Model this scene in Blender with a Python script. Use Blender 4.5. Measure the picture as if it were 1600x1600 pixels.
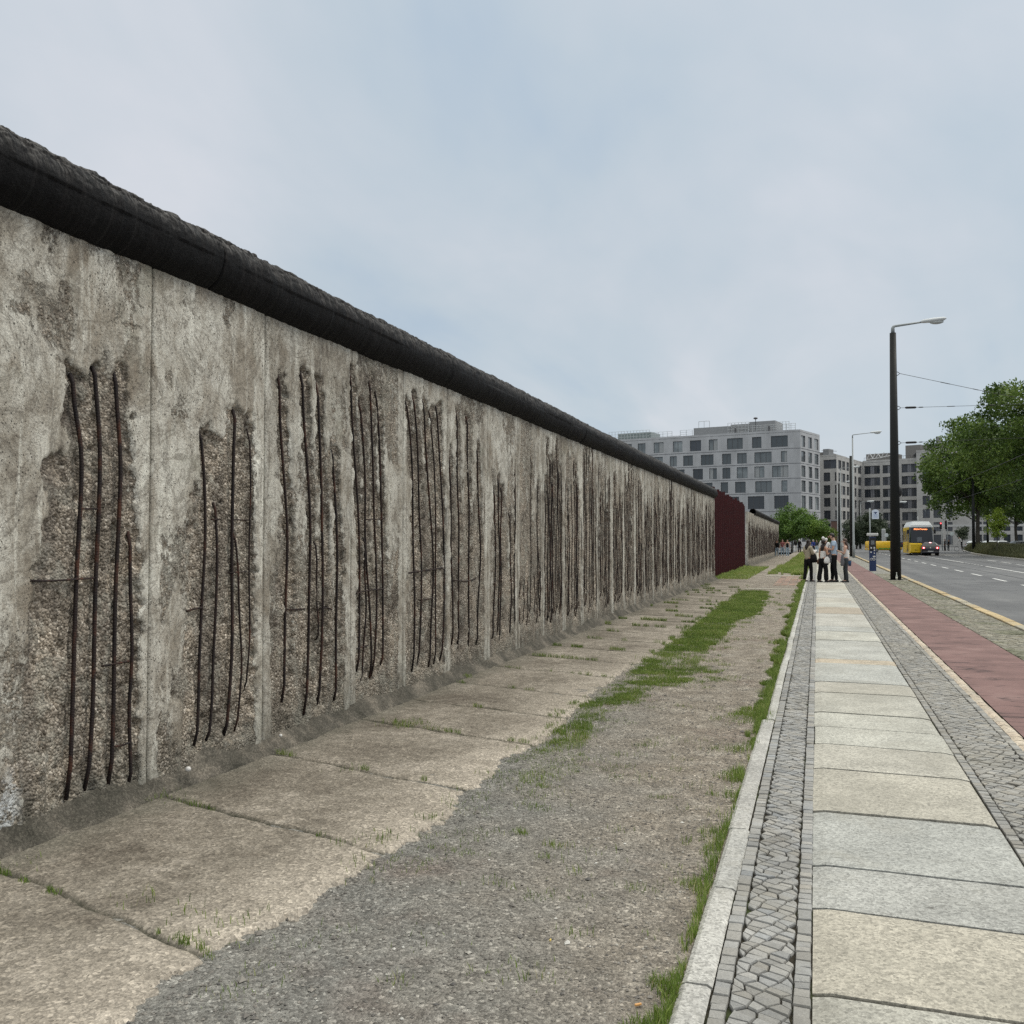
import bpy, math, random
import numpy as np
from mathutils import Vector, Matrix
for _o in list(bpy.data.objects): bpy.data.objects.remove(_o, do_unlink=True)
scene = bpy.context.scene
R = math.radians

# ---------------------------------------------------------------- camera, sky, sun, exposure
FPX, UC, VH, EYE = 1480.0, 1276.0, 844.5, 1.5      # focal length (in 1600 px picture), vanishing point of the street, eye height
TH = math.atan((UC - 800) / FPX); PIT = math.atan((VH - 800) / FPX)
CT, ST = math.cos(TH), math.sin(TH)
cam = bpy.data.cameras.new("camera"); camo = bpy.data.objects.new("camera", cam); scene.collection.objects.link(camo)
cam.sensor_width = 36; cam.lens = 36 * FPX / 1600; cam.clip_start = .05; cam.clip_end = 3000
camo.location = (0, 0, EYE); camo.rotation_euler = (math.pi / 2 + PIT, 0, TH)
scene.camera = camo
scene.view_settings.view_transform = 'Standard'; scene.view_settings.look = 'None'
scene.view_settings.exposure = 0.0; scene.view_settings.gamma = 1.0
scene.render.resolution_x = scene.render.resolution_y = 1024
scene.cycles.use_denoising = False
scene.cycles.max_bounces = 6; scene.cycles.diffuse_bounces = 3; scene.cycles.glossy_bounces = 3; scene.cycles.transmission_bounces = 4

class NT:
    """small helper to write node trees"""
    def __init__(s, tree): s.t = tree
    def n(s, typ, out=0, **kw):
        nd = s.t.nodes.new('ShaderNode' + typ)
        later = []
        for k, v in kw.items():
            k = k.replace('_', ' ') if not hasattr(nd, k) else k
            if hasattr(nd, k) and k not in nd.inputs: setattr(nd, k, v)
            else: later.append((k, v))
        for k, v in later:
            sk = nd.inputs[int(k[1:])] if k[0] == 'i' and k[1:].isdigit() else nd.inputs[k]
            if isinstance(v, bpy.types.NodeSocket): s.t.links.new(v, sk)
            else: sk.default_value = v
        return nd.outputs[out] if out is not None else nd
    def ramp(s, fac, stops, interp='LINEAR'):
        nd = s.t.nodes.new('ShaderNodeValToRGB'); cr = nd.color_ramp; cr.interpolation = interp
        while len(cr.elements) < len(stops): cr.elements.new(.5)
        for e, (p, c) in zip(cr.elements, stops):
            e.position = p; e.color = (c, c, c, 1) if isinstance(c, (int, float)) else (*c[:3], 1)
        s.t.links.new(fac, nd.inputs[0]); return nd.outputs[0]
    def mix(s, fac, a, b, mode='MIX'):
        nd = s.t.nodes.new('ShaderNodeMix'); nd.data_type = 'RGBA'; nd.blend_type = mode
        for i, v in ((0, fac), (6, a), (7, b)):
            sk = nd.inputs[i]
            if isinstance(v, bpy.types.NodeSocket): s.t.links.new(v, sk)
            elif isinstance(v, (int, float)): sk.default_value = v if i == 0 else (v, v, v, 1)
            else: sk.default_value = (*v[:3], 1)
        return nd.outputs[2]
    def m(s, op, a, b=0.0, c=0.0, clamp=False):
        nd = s.t.nodes.new('ShaderNodeMath'); nd.operation = op; nd.use_clamp = clamp
        for i, v in enumerate((a, b, c)):
            if isinstance(v, bpy.types.NodeSocket): s.t.links.new(v, nd.inputs[i])
            else: nd.inputs[i].default_value = v
        return nd.outputs[0]
    def sc(s, vec, xyz):
        nd = s.t.nodes.new('ShaderNodeMapping'); s.t.links.new(vec, nd.inputs[0]); nd.inputs['Scale'].default_value = xyz
        return nd.outputs[0]
    def noise(s, vec, scale, detail=4, rough=.55, dist=0.0):
        return s.n('TexNoise', Vector=vec, Scale=scale, Detail=detail, Roughness=rough, Distortion=dist)

world = bpy.data.worlds.new("World"); scene.world = world; world.use_nodes = True
world.node_tree.nodes.clear(); W = NT(world.node_tree)
SUN_EL, SUN_AZ = 52, 60
def build_sky():
    tc = W.n('TexCoord', out=0)
    sky = W.n('TexSky', sky_type='NISHITA', sun_disc=False, sun_elevation=R(SUN_EL), sun_rotation=R(SUN_AZ), altitude=50, air_density=1.2, dust_density=3.0)
    sep = W.n('SeparateXYZ', out=None, Vector=tc)
    z = W.m('MAXIMUM', sep.outputs[2], 0.0)
    den = W.m('ADD', z, 0.22)
    cx = W.m('DIVIDE', sep.outputs[0], den); cy = W.m('DIVIDE', sep.outputs[1], den)
    v = W.n('CombineXYZ', X=cx, Y=cy)
    n1 = W.noise(W.sc(v, (.8, .45, 1)), 1.5, 5, .5, .6)
    n2 = W.noise(W.sc(v, (.5, .3, 1)), 4.0, 5, .55, .3)
    f = W.m('ADD', W.m('MULTIPLY', n1, .75), W.m('MULTIPLY', n2, .25))
    cl = W.ramp(f, [(.37, (.485, .59, .70)), (.45, (.56, .645, .72)), (.52, (.615, .68, .745)), (.62, (.72, .75, .805))])
    # overcast dome: brighter towards the zenith
    g = W.ramp(z, [(0, 1.02), (.25, .97), (.52, 1.0), (.64, 1.5), (.80, 2.6), (1.0, 3.2)])
    warm = W.ramp(z, [(.50, (1, 1, 1)), (.72, (1.10, .985, .83))])
    cl = W.mix(1.0, cl, W.mix(1.0, g, warm, 'MULTIPLY'), 'MULTIPLY')
    skys = W.mix(1.0, sky, (.10, .10, .10), 'MULTIPLY')
    col = W.mix(.90, skys, cl)
    bg = W.n('Background', Color=col, Strength=1.0)
    o = W.n('OutputWorld', out=None, Surface=bg) if False else world.node_tree.nodes.new('ShaderNodeOutputWorld')
    world.node_tree.links.new(bg, o.inputs[0])
build_sky()
sl = bpy.data.lights.new("sun", 'SUN'); sl.energy = 1.5; sl.angle = R(25); sl.color = (1, .95, .86)
so = bpy.data.objects.new("sun", sl); scene.collection.objects.link(so)
_d = Vector((math.sin(R(SUN_AZ)) * math.cos(R(SUN_EL)), math.cos(R(SUN_AZ)) * math.cos(R(SUN_EL)), math.sin(R(SUN_EL))))
so.rotation_euler = (-_d).to_track_quat('-Z', 'Y').to_euler()

# ---------------------------------------------------------------- measuring: where things stand
_F = np.array([-ST * math.cos(PIT), CT * math.cos(PIT), math.sin(PIT)]); _Rt = np.array([CT, ST, 0.0]); _U = np.cross(_Rt, _F)
def ray(u, v): return _F + (u - 800) / FPX * _Rt - (v - 800) / FPX * _U
def ground(u, v, z=0.0):
    d = ray(u, v); t = (z - EYE) / d[2]
    return np.array([d[0] * t, d[1] * t, z])
def at(u, zc, z=0.0):                                  # point at height z, zc metres ahead, in the direction of picture column u
    a = (u - 800) / FPX * zc
    return Vector((CT * a - ST * zc, ST * a + CT * zc, z))
def zof(v, zc): return EYE + (VH - v) / FPX * zc
XW = -3.72                                             # street face of the old wall
def wallpt(u, v):
    d = ray(u, v); t = XW / d[0]
    return np.array([d[1] * t, EYE + d[2] * t])
def wY(u): return wallpt(u, 844)[0]

# ---------------------------------------------------------------- helpers
rs = np.random.RandomState(7)
_T = rs.rand(8, 256, 256)
def vn(x, y, k=0):
    x = np.asarray(x, float); y = np.asarray(y, float)
    xi = np.floor(x).astype(int); yi = np.floor(y).astype(int)
    fx = x - xi; fy = y - yi; fx = fx * fx * (3 - 2 * fx); fy = fy * fy * (3 - 2 * fy); T = _T[k % 8]
    a = T[xi & 255, yi & 255]; b = T[(xi + 1) & 255, yi & 255]; c = T[xi & 255, (yi + 1) & 255]; d = T[(xi + 1) & 255, (yi + 1) & 255]
    return (a * (1 - fx) + b * fx) * (1 - fy) + (c * (1 - fx) + d * fx) * fy
def fbm(x, y, oct=4, k=0, g=.5):
    s = 0; a = 1; t = 0
    for i in range(oct):
        s = s + a * vn(x * 2 ** i + 17.3 * i, y * 2 ** i + 5.1 * i, k + i); t += a; a *= g
    return s / t
def sstep(a, b, x):
    t = np.clip((x - a) / (b - a), 0, 1); return t * t * (3 - 2 * t)

def link(o): scene.collection.objects.link(o); return o
def mesh_np(name, verts, faces, mats, parent=None, smooth=False, attrs=None, midx=None):
    """verts (n,3), faces (m,k) array or list of lists"""
    me = bpy.data.meshes.new(name)
    verts = np.asarray(verts, np.float32)
    if isinstance(faces, np.ndarray):
        m, k = faces.shape
        me.vertices.add(len(verts)); me.vertices.foreach_set('co', verts.ravel())
        me.loops.add(m * k); me.loops.foreach_set('vertex_index', faces.ravel().astype(np.int32))
        me.polygons.add(m); me.polygons.foreach_set('loop_start', np.arange(0, m * k, k, dtype=np.int32))
        me.polygons.foreach_set('loop_total', np.full(m, k, np.int32))
        me.update(calc_edges=True)
    else:
        me.from_pydata(verts.tolist(), [], faces); me.update()
    for mt in (mats if isinstance(mats, (list, tuple)) else [mats]): me.materials.append(mt)
    if midx is not None: me.polygons.foreach_set('material_index', np.asarray(midx, np.int32))
    me.polygons.foreach_set('use_smooth', np.full(len(me.polygons), bool(smooth)))
    for nm, (dom, arr) in (attrs or {}).items():
        arr = np.asarray(arr, np.float32)
        if arr.ndim == 1:
            a = me.attributes.new(nm, 'FLOAT', dom); a.data.foreach_set('value', arr)
        else:
            a = me.attributes.new(nm, 'FLOAT_COLOR', dom); a.data.foreach_set('color', arr.ravel())
    o = bpy.data.objects.new(name, me); link(o)
    if parent is not None: o.parent = parent
    return o
def tag(o, label=None, cat=None, group=None, kind=None):
    if label: o['label'] = label
    if cat: o['category'] = cat
    if group: o['group'] = group
    if kind: o['kind'] = kind
    return o
def empty(name, loc=(0, 0, 0), rz=0.0):
    o = bpy.data.objects.new(name, None); o.location = loc; o.rotation_euler = (0, 0, rz); link(o); return o
def copy_tree(o, parent=None):
    c = o.copy(); scene.collection.objects.link(c); c.parent = parent
    for ch in [x for x in scene.objects if x.parent == o]: copy_tree(ch, c)
    return c

class MB:
    def __init__(s): s.v = []; s.f = []; s.mi = []
    def add(s, vs, fs, mi=0):
        b = len(s.v); s.v += [tuple(map(float, p)) for p in vs]; s.f += [[i + b for i in f] for f in fs]; s.mi += [mi] * len(fs); return s
    def box(s, x0, x1, y0, y1, z0, z1, mi=0, bev=0.0):
        if bev <= 0:
            v = [(x, y, z) for z in (z0, z1) for x, y in ((x0, y0), (x1, y0), (x1, y1), (x0, y1))]
            return s.add(v, [(3, 2, 1, 0), (4, 5, 6, 7), (0, 1, 5, 4), (1, 2, 6, 5), (2, 3, 7, 6), (3, 0, 4, 7)], mi)
        b = bev
        def ring(z, i): return [(x0 + i, y0 + b + i, z), (x0 + b + i, y0 + i, z), (x1 - b - i, y0 + i, z), (x1 - i, y0 + b + i, z), (x1 - i, y1 - b - i, z), (x1 - b - i, y1 - i, z), (x0 + b + i, y1 - i, z), (x0 + i, y1 - b - i, z)]
        return s.loft([ring(z0, b * .7), ring(z0 + b, 0), ring(z1 - b, 0), ring(z1, b * .7)], mi)
    def loft(s, rings, mi=0, caps=True):
        n = len(rings[0]); v = [p for r in rings for p in r]; f = []
        for i in range(len(rings) - 1):
            for j in range(n): f.append((i * n + j, i * n + (j + 1) % n, (i + 1) * n + (j + 1) % n, (i + 1) * n + j))
        if caps: f.append(tuple(range(n))[::-1]); f.append(tuple((len(rings) - 1) * n + j for j in range(n)))
        return s.add(v, f, mi)
    def tube(s, pts, r, n=8, mi=0, caps=True):
        pts = [Vector(p) for p in pts]; rr = r if isinstance(r, (list, tuple)) else [r] * len(pts)
        rings = []; up = None
        for i, p in enumerate(pts):
            d = (pts[min(i + 1, len(pts) - 1)] - pts[max(i - 1, 0)]).normalized()
            if up is None: up = Vector((0, 0, 1)) if abs(d.z) < .9 else Vector((0, 1, 0))
            a = d.cross(up)
            if a.length < 1e-4: a = d.cross(Vector((1, 0, 0)))
            a.normalize(); b = a.cross(d).normalized(); up = b
            rings.append([p + (a * math.cos(t) + b * math.sin(t)) * rr[i] for t in [2 * math.pi * j / n for j in range(n)]])
        return s.loft(rings, mi, caps)
    def ball(s, c, r, n=10, m=7, mi=0):
        c = Vector(c); r = r if isinstance(r, (list, tuple)) else (r, r, r); rings = []
        for i in range(m):
            a = math.pi * (i + .5) / m - math.pi / 2
            rings.append([(c.x + r[0] * math.cos(a) * math.cos(t), c.y + r[1] * math.cos(a) * math.sin(t), c.z + r[2] * math.sin(a)) for t in [2 * math.pi * j / n for j in range(n)]])
        return s.loft(rings, mi)
    def quad(s, a, b, c, d, mi=0): return s.add([a, b, c, d], [(0, 1, 2, 3)], mi)
    def build(s, name, mats, parent=None, smooth=False, attrs=None):
        return mesh_np(name, s.v, s.f, mats, parent, smooth, attrs, s.mi if isinstance(mats, (list, tuple)) else None)

# ---------------------------------------------------------------- materials
def new_mat(name):
    mt = bpy.data.materials.new(name); mt.use_nodes = True; mt.node_tree.nodes.clear(); return mt, NT(mt.node_tree)
def finish(mt, N, col, rough=.8, bump=None, bstr=.3, bdist=.01, spec=.3, metal=0.0, normal=None, emit=None, estr=0.0, alpha=None):
    b = mt.node_tree.nodes.new('ShaderNodeBsdfPrincipled'); L = mt.node_tree.links
    def put(k, v):
        if isinstance(v, bpy.types.NodeSocket): L.new(v, b.inputs[k])
        else: b.inputs[k].default_value = (*v[:3], 1) if isinstance(v, (tuple, list)) else v
    put('Base Color', col); put('Roughness', rough); put('Specular IOR Level', spec); put('Metallic', metal)
    if emit is not None: put('Emission Color', emit); put('Emission Strength', estr)
    if bump is not None: L.new(N.n('Bump', Strength=bstr, Distance=bdist, Height=bump), b.inputs['Normal'])
    o = mt.node_tree.nodes.new('ShaderNodeOutputMaterial'); L.new(b.outputs[0], o.inputs[0]); return mt
def pos(N): return N.n('NewGeometry', out=0)
def attr(N, name, out=2): return N.n('Attribute', out=out, attribute_name=name)
_mc = {}
def M(name, col, rough=.6, var=.12, scale=6.0, spec=.4, metal=0.0, bstr=.12, emit=None, estr=0.0):
    """painted / plain material with slight wear so that nothing is perfectly flat"""
    if name in _mc: return _mc[name]
    mt, N = new_mat(name); p = N.n('TexCoord', out=3)
    n = N.noise(p, scale, 5, .6); n2 = N.noise(p, scale * 9, 3, .6)
    f = N.m('ADD', N.m('MULTIPLY', n, .7), N.m('MULTIPLY', n2, .3))
    c = N.ramp(f, [(.3, tuple(x * (1 - var) for x in col)), (.7, tuple(min(1, x * (1 + var)) for x in col))])
    r = N.m('ADD', N.m('MULTIPLY', n, .25), rough - .12, clamp=True)
    finish(mt, N, c, r, n2, bstr, .004, spec, metal, emit=emit, estr=estr); _mc[name] = mt; return mt
# ---------------------------------------------------------------- the old border wall
def mat_wall():
    mt, N = new_mat('weathered concrete'); p = pos(N)
    ex = attr(N, 'chipped'); tone = attr(N, 'tone')
    zz = N.n('SeparateXYZ', out=2, Vector=p)
    # skin of the concrete: cream-grey, blotched, streaked downwards by rain
    big = N.noise(p, 1.1, 6, .65, .8); mid = N.noise(N.sc(p, (1, 1, .6)), 5.0, 7, .72, .6)
    base = N.ramp(N.m('ADD', N.m('MULTIPLY', big, .45), N.m('MULTIPLY', mid, .55)), [(.36, (.19, .165, .138)), (.43, (.34, .308, .255)), (.50, (.48, .452, .392)), (.58, (.59, .567, .50)), (.70, (.70, .68, .615))])
    st = N.noise(N.sc(p, (1, 7, .35)), 1.0, 6, .66, .7)
    st2 = N.noise(N.sc(p, (1, 26, .7)), 1.0, 5, .65, .3)
    stf = N.m('ADD', N.m('MULTIPLY', st, .68), N.m('MULTIPLY', st2, .32))
    far = N.n('MapRange', Value=N.n('SeparateXYZ', out=1, Vector=p), From_Min=8.0, From_Max=26.0, To_Min=-.012, To_Max=.034)
    streak = N.ramp(N.m('ADD', stf, far), [(.50, 0.0), (.58, .45), (.64, .80), (.74, .95)])
    gate = N.ramp(N.m('ADD', N.noise(p, 1.3, 4, .6), N.m('MULTIPLY', far, 3.0)), [(.42, .15), (.60, 1.0)])
    base = N.mix(N.m('MULTIPLY', streak, gate), base, (.085, .075, .064))
    brown = N.ramp(N.noise(N.sc(p, (1, 1.6, .8)), 1.6, 6, .68, .5), [(.50, 0.0), (.62, .62)])
    base = N.mix(brown, base, (.215, .175, .130))
    pale = N.ramp(N.noise(N.sc(p, (1, 5, .6)), 1.3, 6, .65, .8), [(.54, 0.0), (.66, .75)])
    base = N.mix(pale, base, (.72, .70, .62))
    for s_, d_, o_ in ((1.9, 2.6, .0), (3.4, 3.2, 7.0)):      # tide marks and old adhesive swirls
        sw = N.noise(N.m('ADD', 0, 0) if False else p, s_, 4, .55, d_)
        base = N.mix(N.ramp(sw, [(.455, 0.0), (.490, .55), (.515, .0)]), base, (.15, .13, .105))
    moss = N.ramp(N.noise(p, 1.7, 5, .65, .6), [(.56, 0.0), (.74, .38)])
    base = N.mix(moss, base, (.25, .25, .195))
    pit = N.ramp(N.n('TexVoronoi', Vector=N.sc(p, (1, 1, .8)), Scale=58.0), [(.13, .95), (.24, 0.0)])
    pitm = N.ramp(N.noise(p, 3.6, 5, .7), [(.44, 0.0), (.58, 1.0)])
    base = N.mix(N.m('MULTIPLY', pit, pitm), base, (.060, .052, .045))
    pit2 = N.m('MULTIPLY', N.ramp(N.n('TexVoronoi', Vector=p, Scale=15.0), [(.06, 1.0), (.12, 0.0)]), .85)
    base = N.mix(pit2, base, (.05, .045, .04))
    grit = N.ramp(N.noise(p, 120, 4, .75), [(.30, .55), (.52, 1.0), (.70, 1.35)])
    base = N.mix(1.0, base, grit, 'MULTIPLY')
    # chipped: the aggregate shows
    v1 = N.n('TexVoronoi', Vector=p, Scale=66.0, Randomness=1.0, out=None)
    v2 = N.n('TexVoronoi', Vector=p, Scale=115.0, out=None)
    cr = N.n('SeparateColor', out=0, Color=v1.outputs['Color']); cr2 = N.n('SeparateColor', out=1, Color=v2.outputs['Color'])
    stones = N.ramp(cr, [(0, (.045, .039, .033)), (.22, (.12, .103, .083)), (.5, (.225, .197, .163)), (.72, (.33, .295, .25)), (.88, (.45, .41, .355)), (.96, (.74, .69, .62))])
    fine = N.ramp(cr2, [(0, (.05, .042, .034)), (.4, (.17, .145, .115)), (.8, (.34, .295, .245)), (1, (.58, .52, .45))])
    agg = N.mix(.5, stones, fine)
    blot = N.noise(N.sc(p, (1, 1, .6)), 4.3, 5, .65, .5)
    agg = N.mix(1.0, agg, N.ramp(blot, [(.34, (.48, .46, .44)), (.48, (.95, .93, .90)), (.64, (1.42, 1.37, 1.30))]), 'MULTIPLY')
    lich = N.ramp(N.noise(p, 6.3, 6, .7, .3), [(.50, 0.0), (.62, .55)])
    agg = N.mix(lich, agg, (.38, .365, .31))
    soot = N.ramp(N.noise(N.sc(p, (1, 3.5, .5)), 1.2, 5, .62), [(.52, 0.0), (.70, .6)])
    agg = N.mix(soot, agg, (.12, .103, .088))
    exn = N.m('ADD', ex, N.m('MULTIPLY', N.m('SUBTRACT', N.noise(p, 24, 6, .72), .5), 1.8))
    exm = N.ramp(exn, [(.36, 0.0), (.56, 1.0)])
    c = N.mix(exm, base, agg)
    # white paint remains and darker foot
    wp = N.m('MULTIPLY', attr(N, 'paint'), N.ramp(N.noise(p, 9, 6, .7), [(.42, 0.0), (.48, 1.0)]))
    c = N.mix(wp, c, (.74, .76, .76))
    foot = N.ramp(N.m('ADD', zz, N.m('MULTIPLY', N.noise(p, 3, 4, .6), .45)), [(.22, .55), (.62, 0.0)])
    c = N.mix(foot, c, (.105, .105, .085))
    c = N.mix(1.0, c, N.ramp(tone, [(0, .62), (1, 1.14)]), 'MULTIPLY')
    hgt = N.m('ADD', N.m('MULTIPLY', v1.outputs['Distance'], N.m('MULTIPLY', exm, -1.3)), N.m('ADD', N.m('MULTIPLY', N.noise(p, 60, 5, .7), .55), N.m('MULTIPLY', N.noise(p, 220, 2, .6), .25)))
    hgt = N.m('SUBTRACT', hgt, N.m('MULTIPLY', N.m('MULTIPLY', pit, pitm), .5))
    return finish(mt, N, c, .88, hgt, .9, .013, .2)
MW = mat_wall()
def mat_pipe():
    mt, N = new_mat('sooty black pipe'); p = pos(N)
    nz = N.n('SeparateXYZ', out=2, Vector=N.n('NewGeometry', out=1))
    n1 = N.noise(N.sc(p, (1.5, 7, 1.5)), 2.0, 6, .68, .4); n2 = N.noise(p, 55, 4, .7)
    g = N.ramp(N.m('ADD', N.m('MULTIPLY', n1, .7), N.m('MULTIPLY', n2, .3)), [(.38, (.0035, .0035, .004)), (.53, (.0075, .007, .0075)), (.70, (.022, .020, .020))])
    # dry grey bloom on the weathered upper side, which also paints in its highlights
    up = N.m('MULTIPLY', N.ramp(N.m('ADD', nz, N.m('MULTIPLY', N.m('SUBTRACT', n1, .5), 1.1)), [(.12, 0.0), (.70, 1.0)]), N.ramp(N.noise(N.sc(p, (1, 5, 1)), 9, 5, .72), [(.44, .0), (.58, 1.0)]))
    g = N.mix(N.m('MULTIPLY', up, .85), g, (.125, .118, .112))
    ring = N.ramp(N.noise(N.sc(p, (.3, 28, .3)), 1.0, 3, .6), [(.55, 0.0), (.64, .28)])
    g = N.mix(ring, g, (.032, .031, .030))
    g = N.mix(N.ramp(attr(N, 'crust'), [(.3, 0.0), (.7, .8)]), g, (.014, .011, .010))
    h = N.m('ADD', N.m('MULTIPLY', N.noise(N.sc(p, (1, 16, 1)), 3.0, 5, .6), .6), N.m('MULTIPLY', n2, .4))
    return finish(mt, N, g, N.ramp(n1, [(.3, .55), (.7, .85)]), h, 1.0, .02, .13)
MP = mat_pipe()
def mat_rebar():
    mt, N = new_mat('rusted reinforcing steel'); p = pos(N)
    c = N.ramp(N.noise(N.sc(p, (1, 1, .4)), 14, 5, .7), [(.35, (.012, .009, .010)), (.52, (.026, .016, .014)), (.66, (.085, .034, .020))])
    w = N.n('TexWave', Vector=p, wave_type='BANDS', bands_direction='Z', Scale=38.0)
    return finish(mt, N, c, .75, w, .6, .004, .3)
MR = mat_rebar()

wall = empty('border_wall', (XW, 20, 0))
tag(wall, 'long weathered concrete wall with exposed rusty bars and a black pipe along its top', 'wall')
def child(o, par): o.parent = par; o.matrix_parent_inverse = Matrix.Translation(-Vector(par.location)); return o

def pl(*uv): return [wallpt(u, v) for u, v in uv]
# bars hacked free by souvenir hunters: traced on the wall's own face (distance along, height)
RB = []      # (points, radius, groove half width)
def bar(r, w, *uv): RB.append((np.array(pl(*uv)), r, w))
bar(.0115, .050, (118, 583), (120, 640), (129, 700), (130, 780), (124, 900), (117, 1050), (110, 1250))
bar(.0115, .050, (152, 572), (154, 620), (158, 700), (158, 800), (153, 930), (148, 1100), (138, 1236))
bar(.0115, .050, (184, 576), (187, 650), (190, 720), (190, 800), (184, 940), (180, 1080), (175, 1229))
bar(.0100, .042, (207, 830), (208, 1000), (206, 1100), (206, 1227))
bar(.0095, .050, (317, 672), (322, 740), (322, 850), (318, 960), (313, 1080), (308, 1166))
bar(.0090, .048, (340, 785), (341, 850), (338, 990), (335, 1080), (327, 1158))
bar(.0110, .050, (370, 640), (366, 700), (366, 850), (366, 980), (361, 1070), (357, 1150))
bar(.0070, .030, (368, 830), (374, 900), (378, 970), (379, 1040), (373, 1143))
bar(.0060, .030, (391, 670), (393, 780), (392, 900), (391, 1000), (387, 1080))
bar(.0100, .060, (439, 582), (441, 660), (446, 750), (451, 840), (450, 920), (448, 1000), (445, 1098))
bar(.0105, .060, (475, 580), (478, 660), (484, 760), (487, 840), (487, 900), (485, 1000), (479, 1118))
bar(.0105, .060, (498, 595), (500, 680), (505, 760), (507, 840), (506, 920), (504, 1020), (501, 1105))
bar(.0105, .060, (522, 700), (525, 760), (528, 850), (530, 900), (527, 1020), (526, 1095))
bar(.0070, .040, (495, 845), (497, 930), (499, 1000))
bar(.0095, .060, (550, 572), (553, 660), (560, 780), (563, 860), (565, 920), (564, 980), (561, 1050))
bar(.0095, .060, (565, 625), (569, 680), (572, 760), (572, 830), (577, 900), (580, 960), (582, 1060))
bar(.0095, .060, (580, 585), (582, 680), (586, 780), (590, 860), (590, 960), (585, 1056))
bar(.0095, .060, (590, 605), (595, 680), (596, 780), (599, 840), (601, 900), (600, 1000), (598, 1040))
bar(.0080, .050, (571, 840), (573, 900), (573, 960), (568, 1065))
bar(.0095, .065, (637, 625), (642, 680), (647, 760), (648, 850), (649, 940), (648, 1050))
bar(.0095, .065, (648, 615), (653, 690), (657, 800), (661, 860), (659, 950), (656, 1040))
bar(.0095, .065, (663, 620), (669, 720), (676, 830), (679, 900), (676, 980), (673, 1043))
bar(.0080, .060, (674, 640), (680, 720), (682, 850), (683, 950), (681, 1038))
bar(.0095, .065, (685, 630), (688, 720), (694, 820), (697, 880), (695, 960), (691, 1033))
bar(.0090, .060, (703, 700), (706, 800), (708, 900), (709, 1010))
bar(.0095, .060, (715, 642), (717, 760), (718, 850), (719, 1013))
bar(.0095, .060, (731, 650), (733, 740), (734, 820), (735, 1016))
bar(.0095, .060, (747, 690), (750, 800), (752, 870), (749, 950), (747, 1008))
bar(.0095, .060, (774, 765), (776, 850), (773, 950), (772, 998))
bar(.0095, .060, (779, 745), (782, 850), (780, 992))
bar(.0090, .060, (785, 762), (784, 860), (783, 1004))
bar(.0090, .060, (797, 800), (800, 900), (799, 992))
CB = []      # cross bars
for r, uv in ((.006, ((40, 907), (78, 908), (120, 905), (152, 903))), (.0055, ((128, 795), (157, 795))), (.006, ((163, 1041), (182, 1037), (208, 1032))),
              (.006, ((177, 1167), (192, 1165), (207, 1159))), (.007, ((294, 955), (305, 951), (320, 949))), (.005, ((334, 812), (347, 811))),
              (.005, ((360, 895), (389, 893))), (.0045, ((366, 812), (392, 813))), (.006, ((452, 953), (480, 951))), (.006, ((503, 951), (512, 949), (522, 953))),
              (.006, ((553, 928), (578, 922), (604, 920))), (.006, ((553, 1015), (578, 1008))), (.008, ((634, 896), (660, 892), (697, 887))),
              (.006, ((708, 906), (722, 908), (735, 908), (749, 901))), (.005, ((658, 938), (680, 934))), (.0055, ((575, 812), (604, 810)))):
    CB.append((np.array(pl(*uv)), r))
# hacked-out fields around the first bars
FIELDS = [np.array(pl(*q)) for q in (
    [(117, 572), (135, 585), (146, 560), (165, 545), (176, 565), (190, 560), (206, 600), (209, 690), (207, 760), (222, 830), (223, 1000), (222, 1220), (120, 1262), (66, 1240), (50, 1120), (38, 960), (40, 905), (58, 880), (60, 740), (66, 712), (92, 690), (104, 640)],
    [(316, 662), (340, 668), (346, 650), (372, 620), (390, 645), (401, 700), (404, 900), (404, 1100), (384, 1150), (330, 1180), (298, 1180), (292, 1010), (290, 860), (308, 760)],
    )]
PAN_U = [235, 413, 549, 630, 699, 762]
YS = [wY(-80) - .35] + [wY(u) for u in PAN_U]
Y_END = wY(1117)
_n = int(round((Y_END - YS[-1]) / 1.2)); _s = (Y_END - YS[-1]) / _n
YS += [YS[-1] + _s * (i + 1) for i in range(_n)]
rb = random.Random(11)
for i in range(6, len(YS) - 1):                        # farther panels: closer, longer bars
    y = YS[i] + rb.uniform(.06, .15); z0 = rb.uniform(2.3, 2.85)
    if i == 6: y = wY(806)
    skip = rb.random() < .16
    while y < YS[i + 1] - .07:
        zt = min(3.12, max(1.5, z0 + rb.uniform(-.45, .5))); zb = rb.uniform(.24, .50)
        if skip and rb.random() < .6: zt = rb.uniform(.8, 1.6)
        k = 7; bow = rb.uniform(-.045, .045); lean = rb.uniform(-.04, .04)
        pts = [(y + lean * (j / (k - 1)) + bow * math.sin(math.pi * j / (k - 1)) + rb.uniform(-.008, .008), zt + (zb - zt) * j / (k - 1)) for j in range(k)]
        RB.append((np.array(pts), rb.uniform(.0058, .0082), rb.uniform(.04, .07)))
        y += rb.choice([.065, .09, .115, .14, .17]) * rb.uniform(.85, 1.2)

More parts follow.
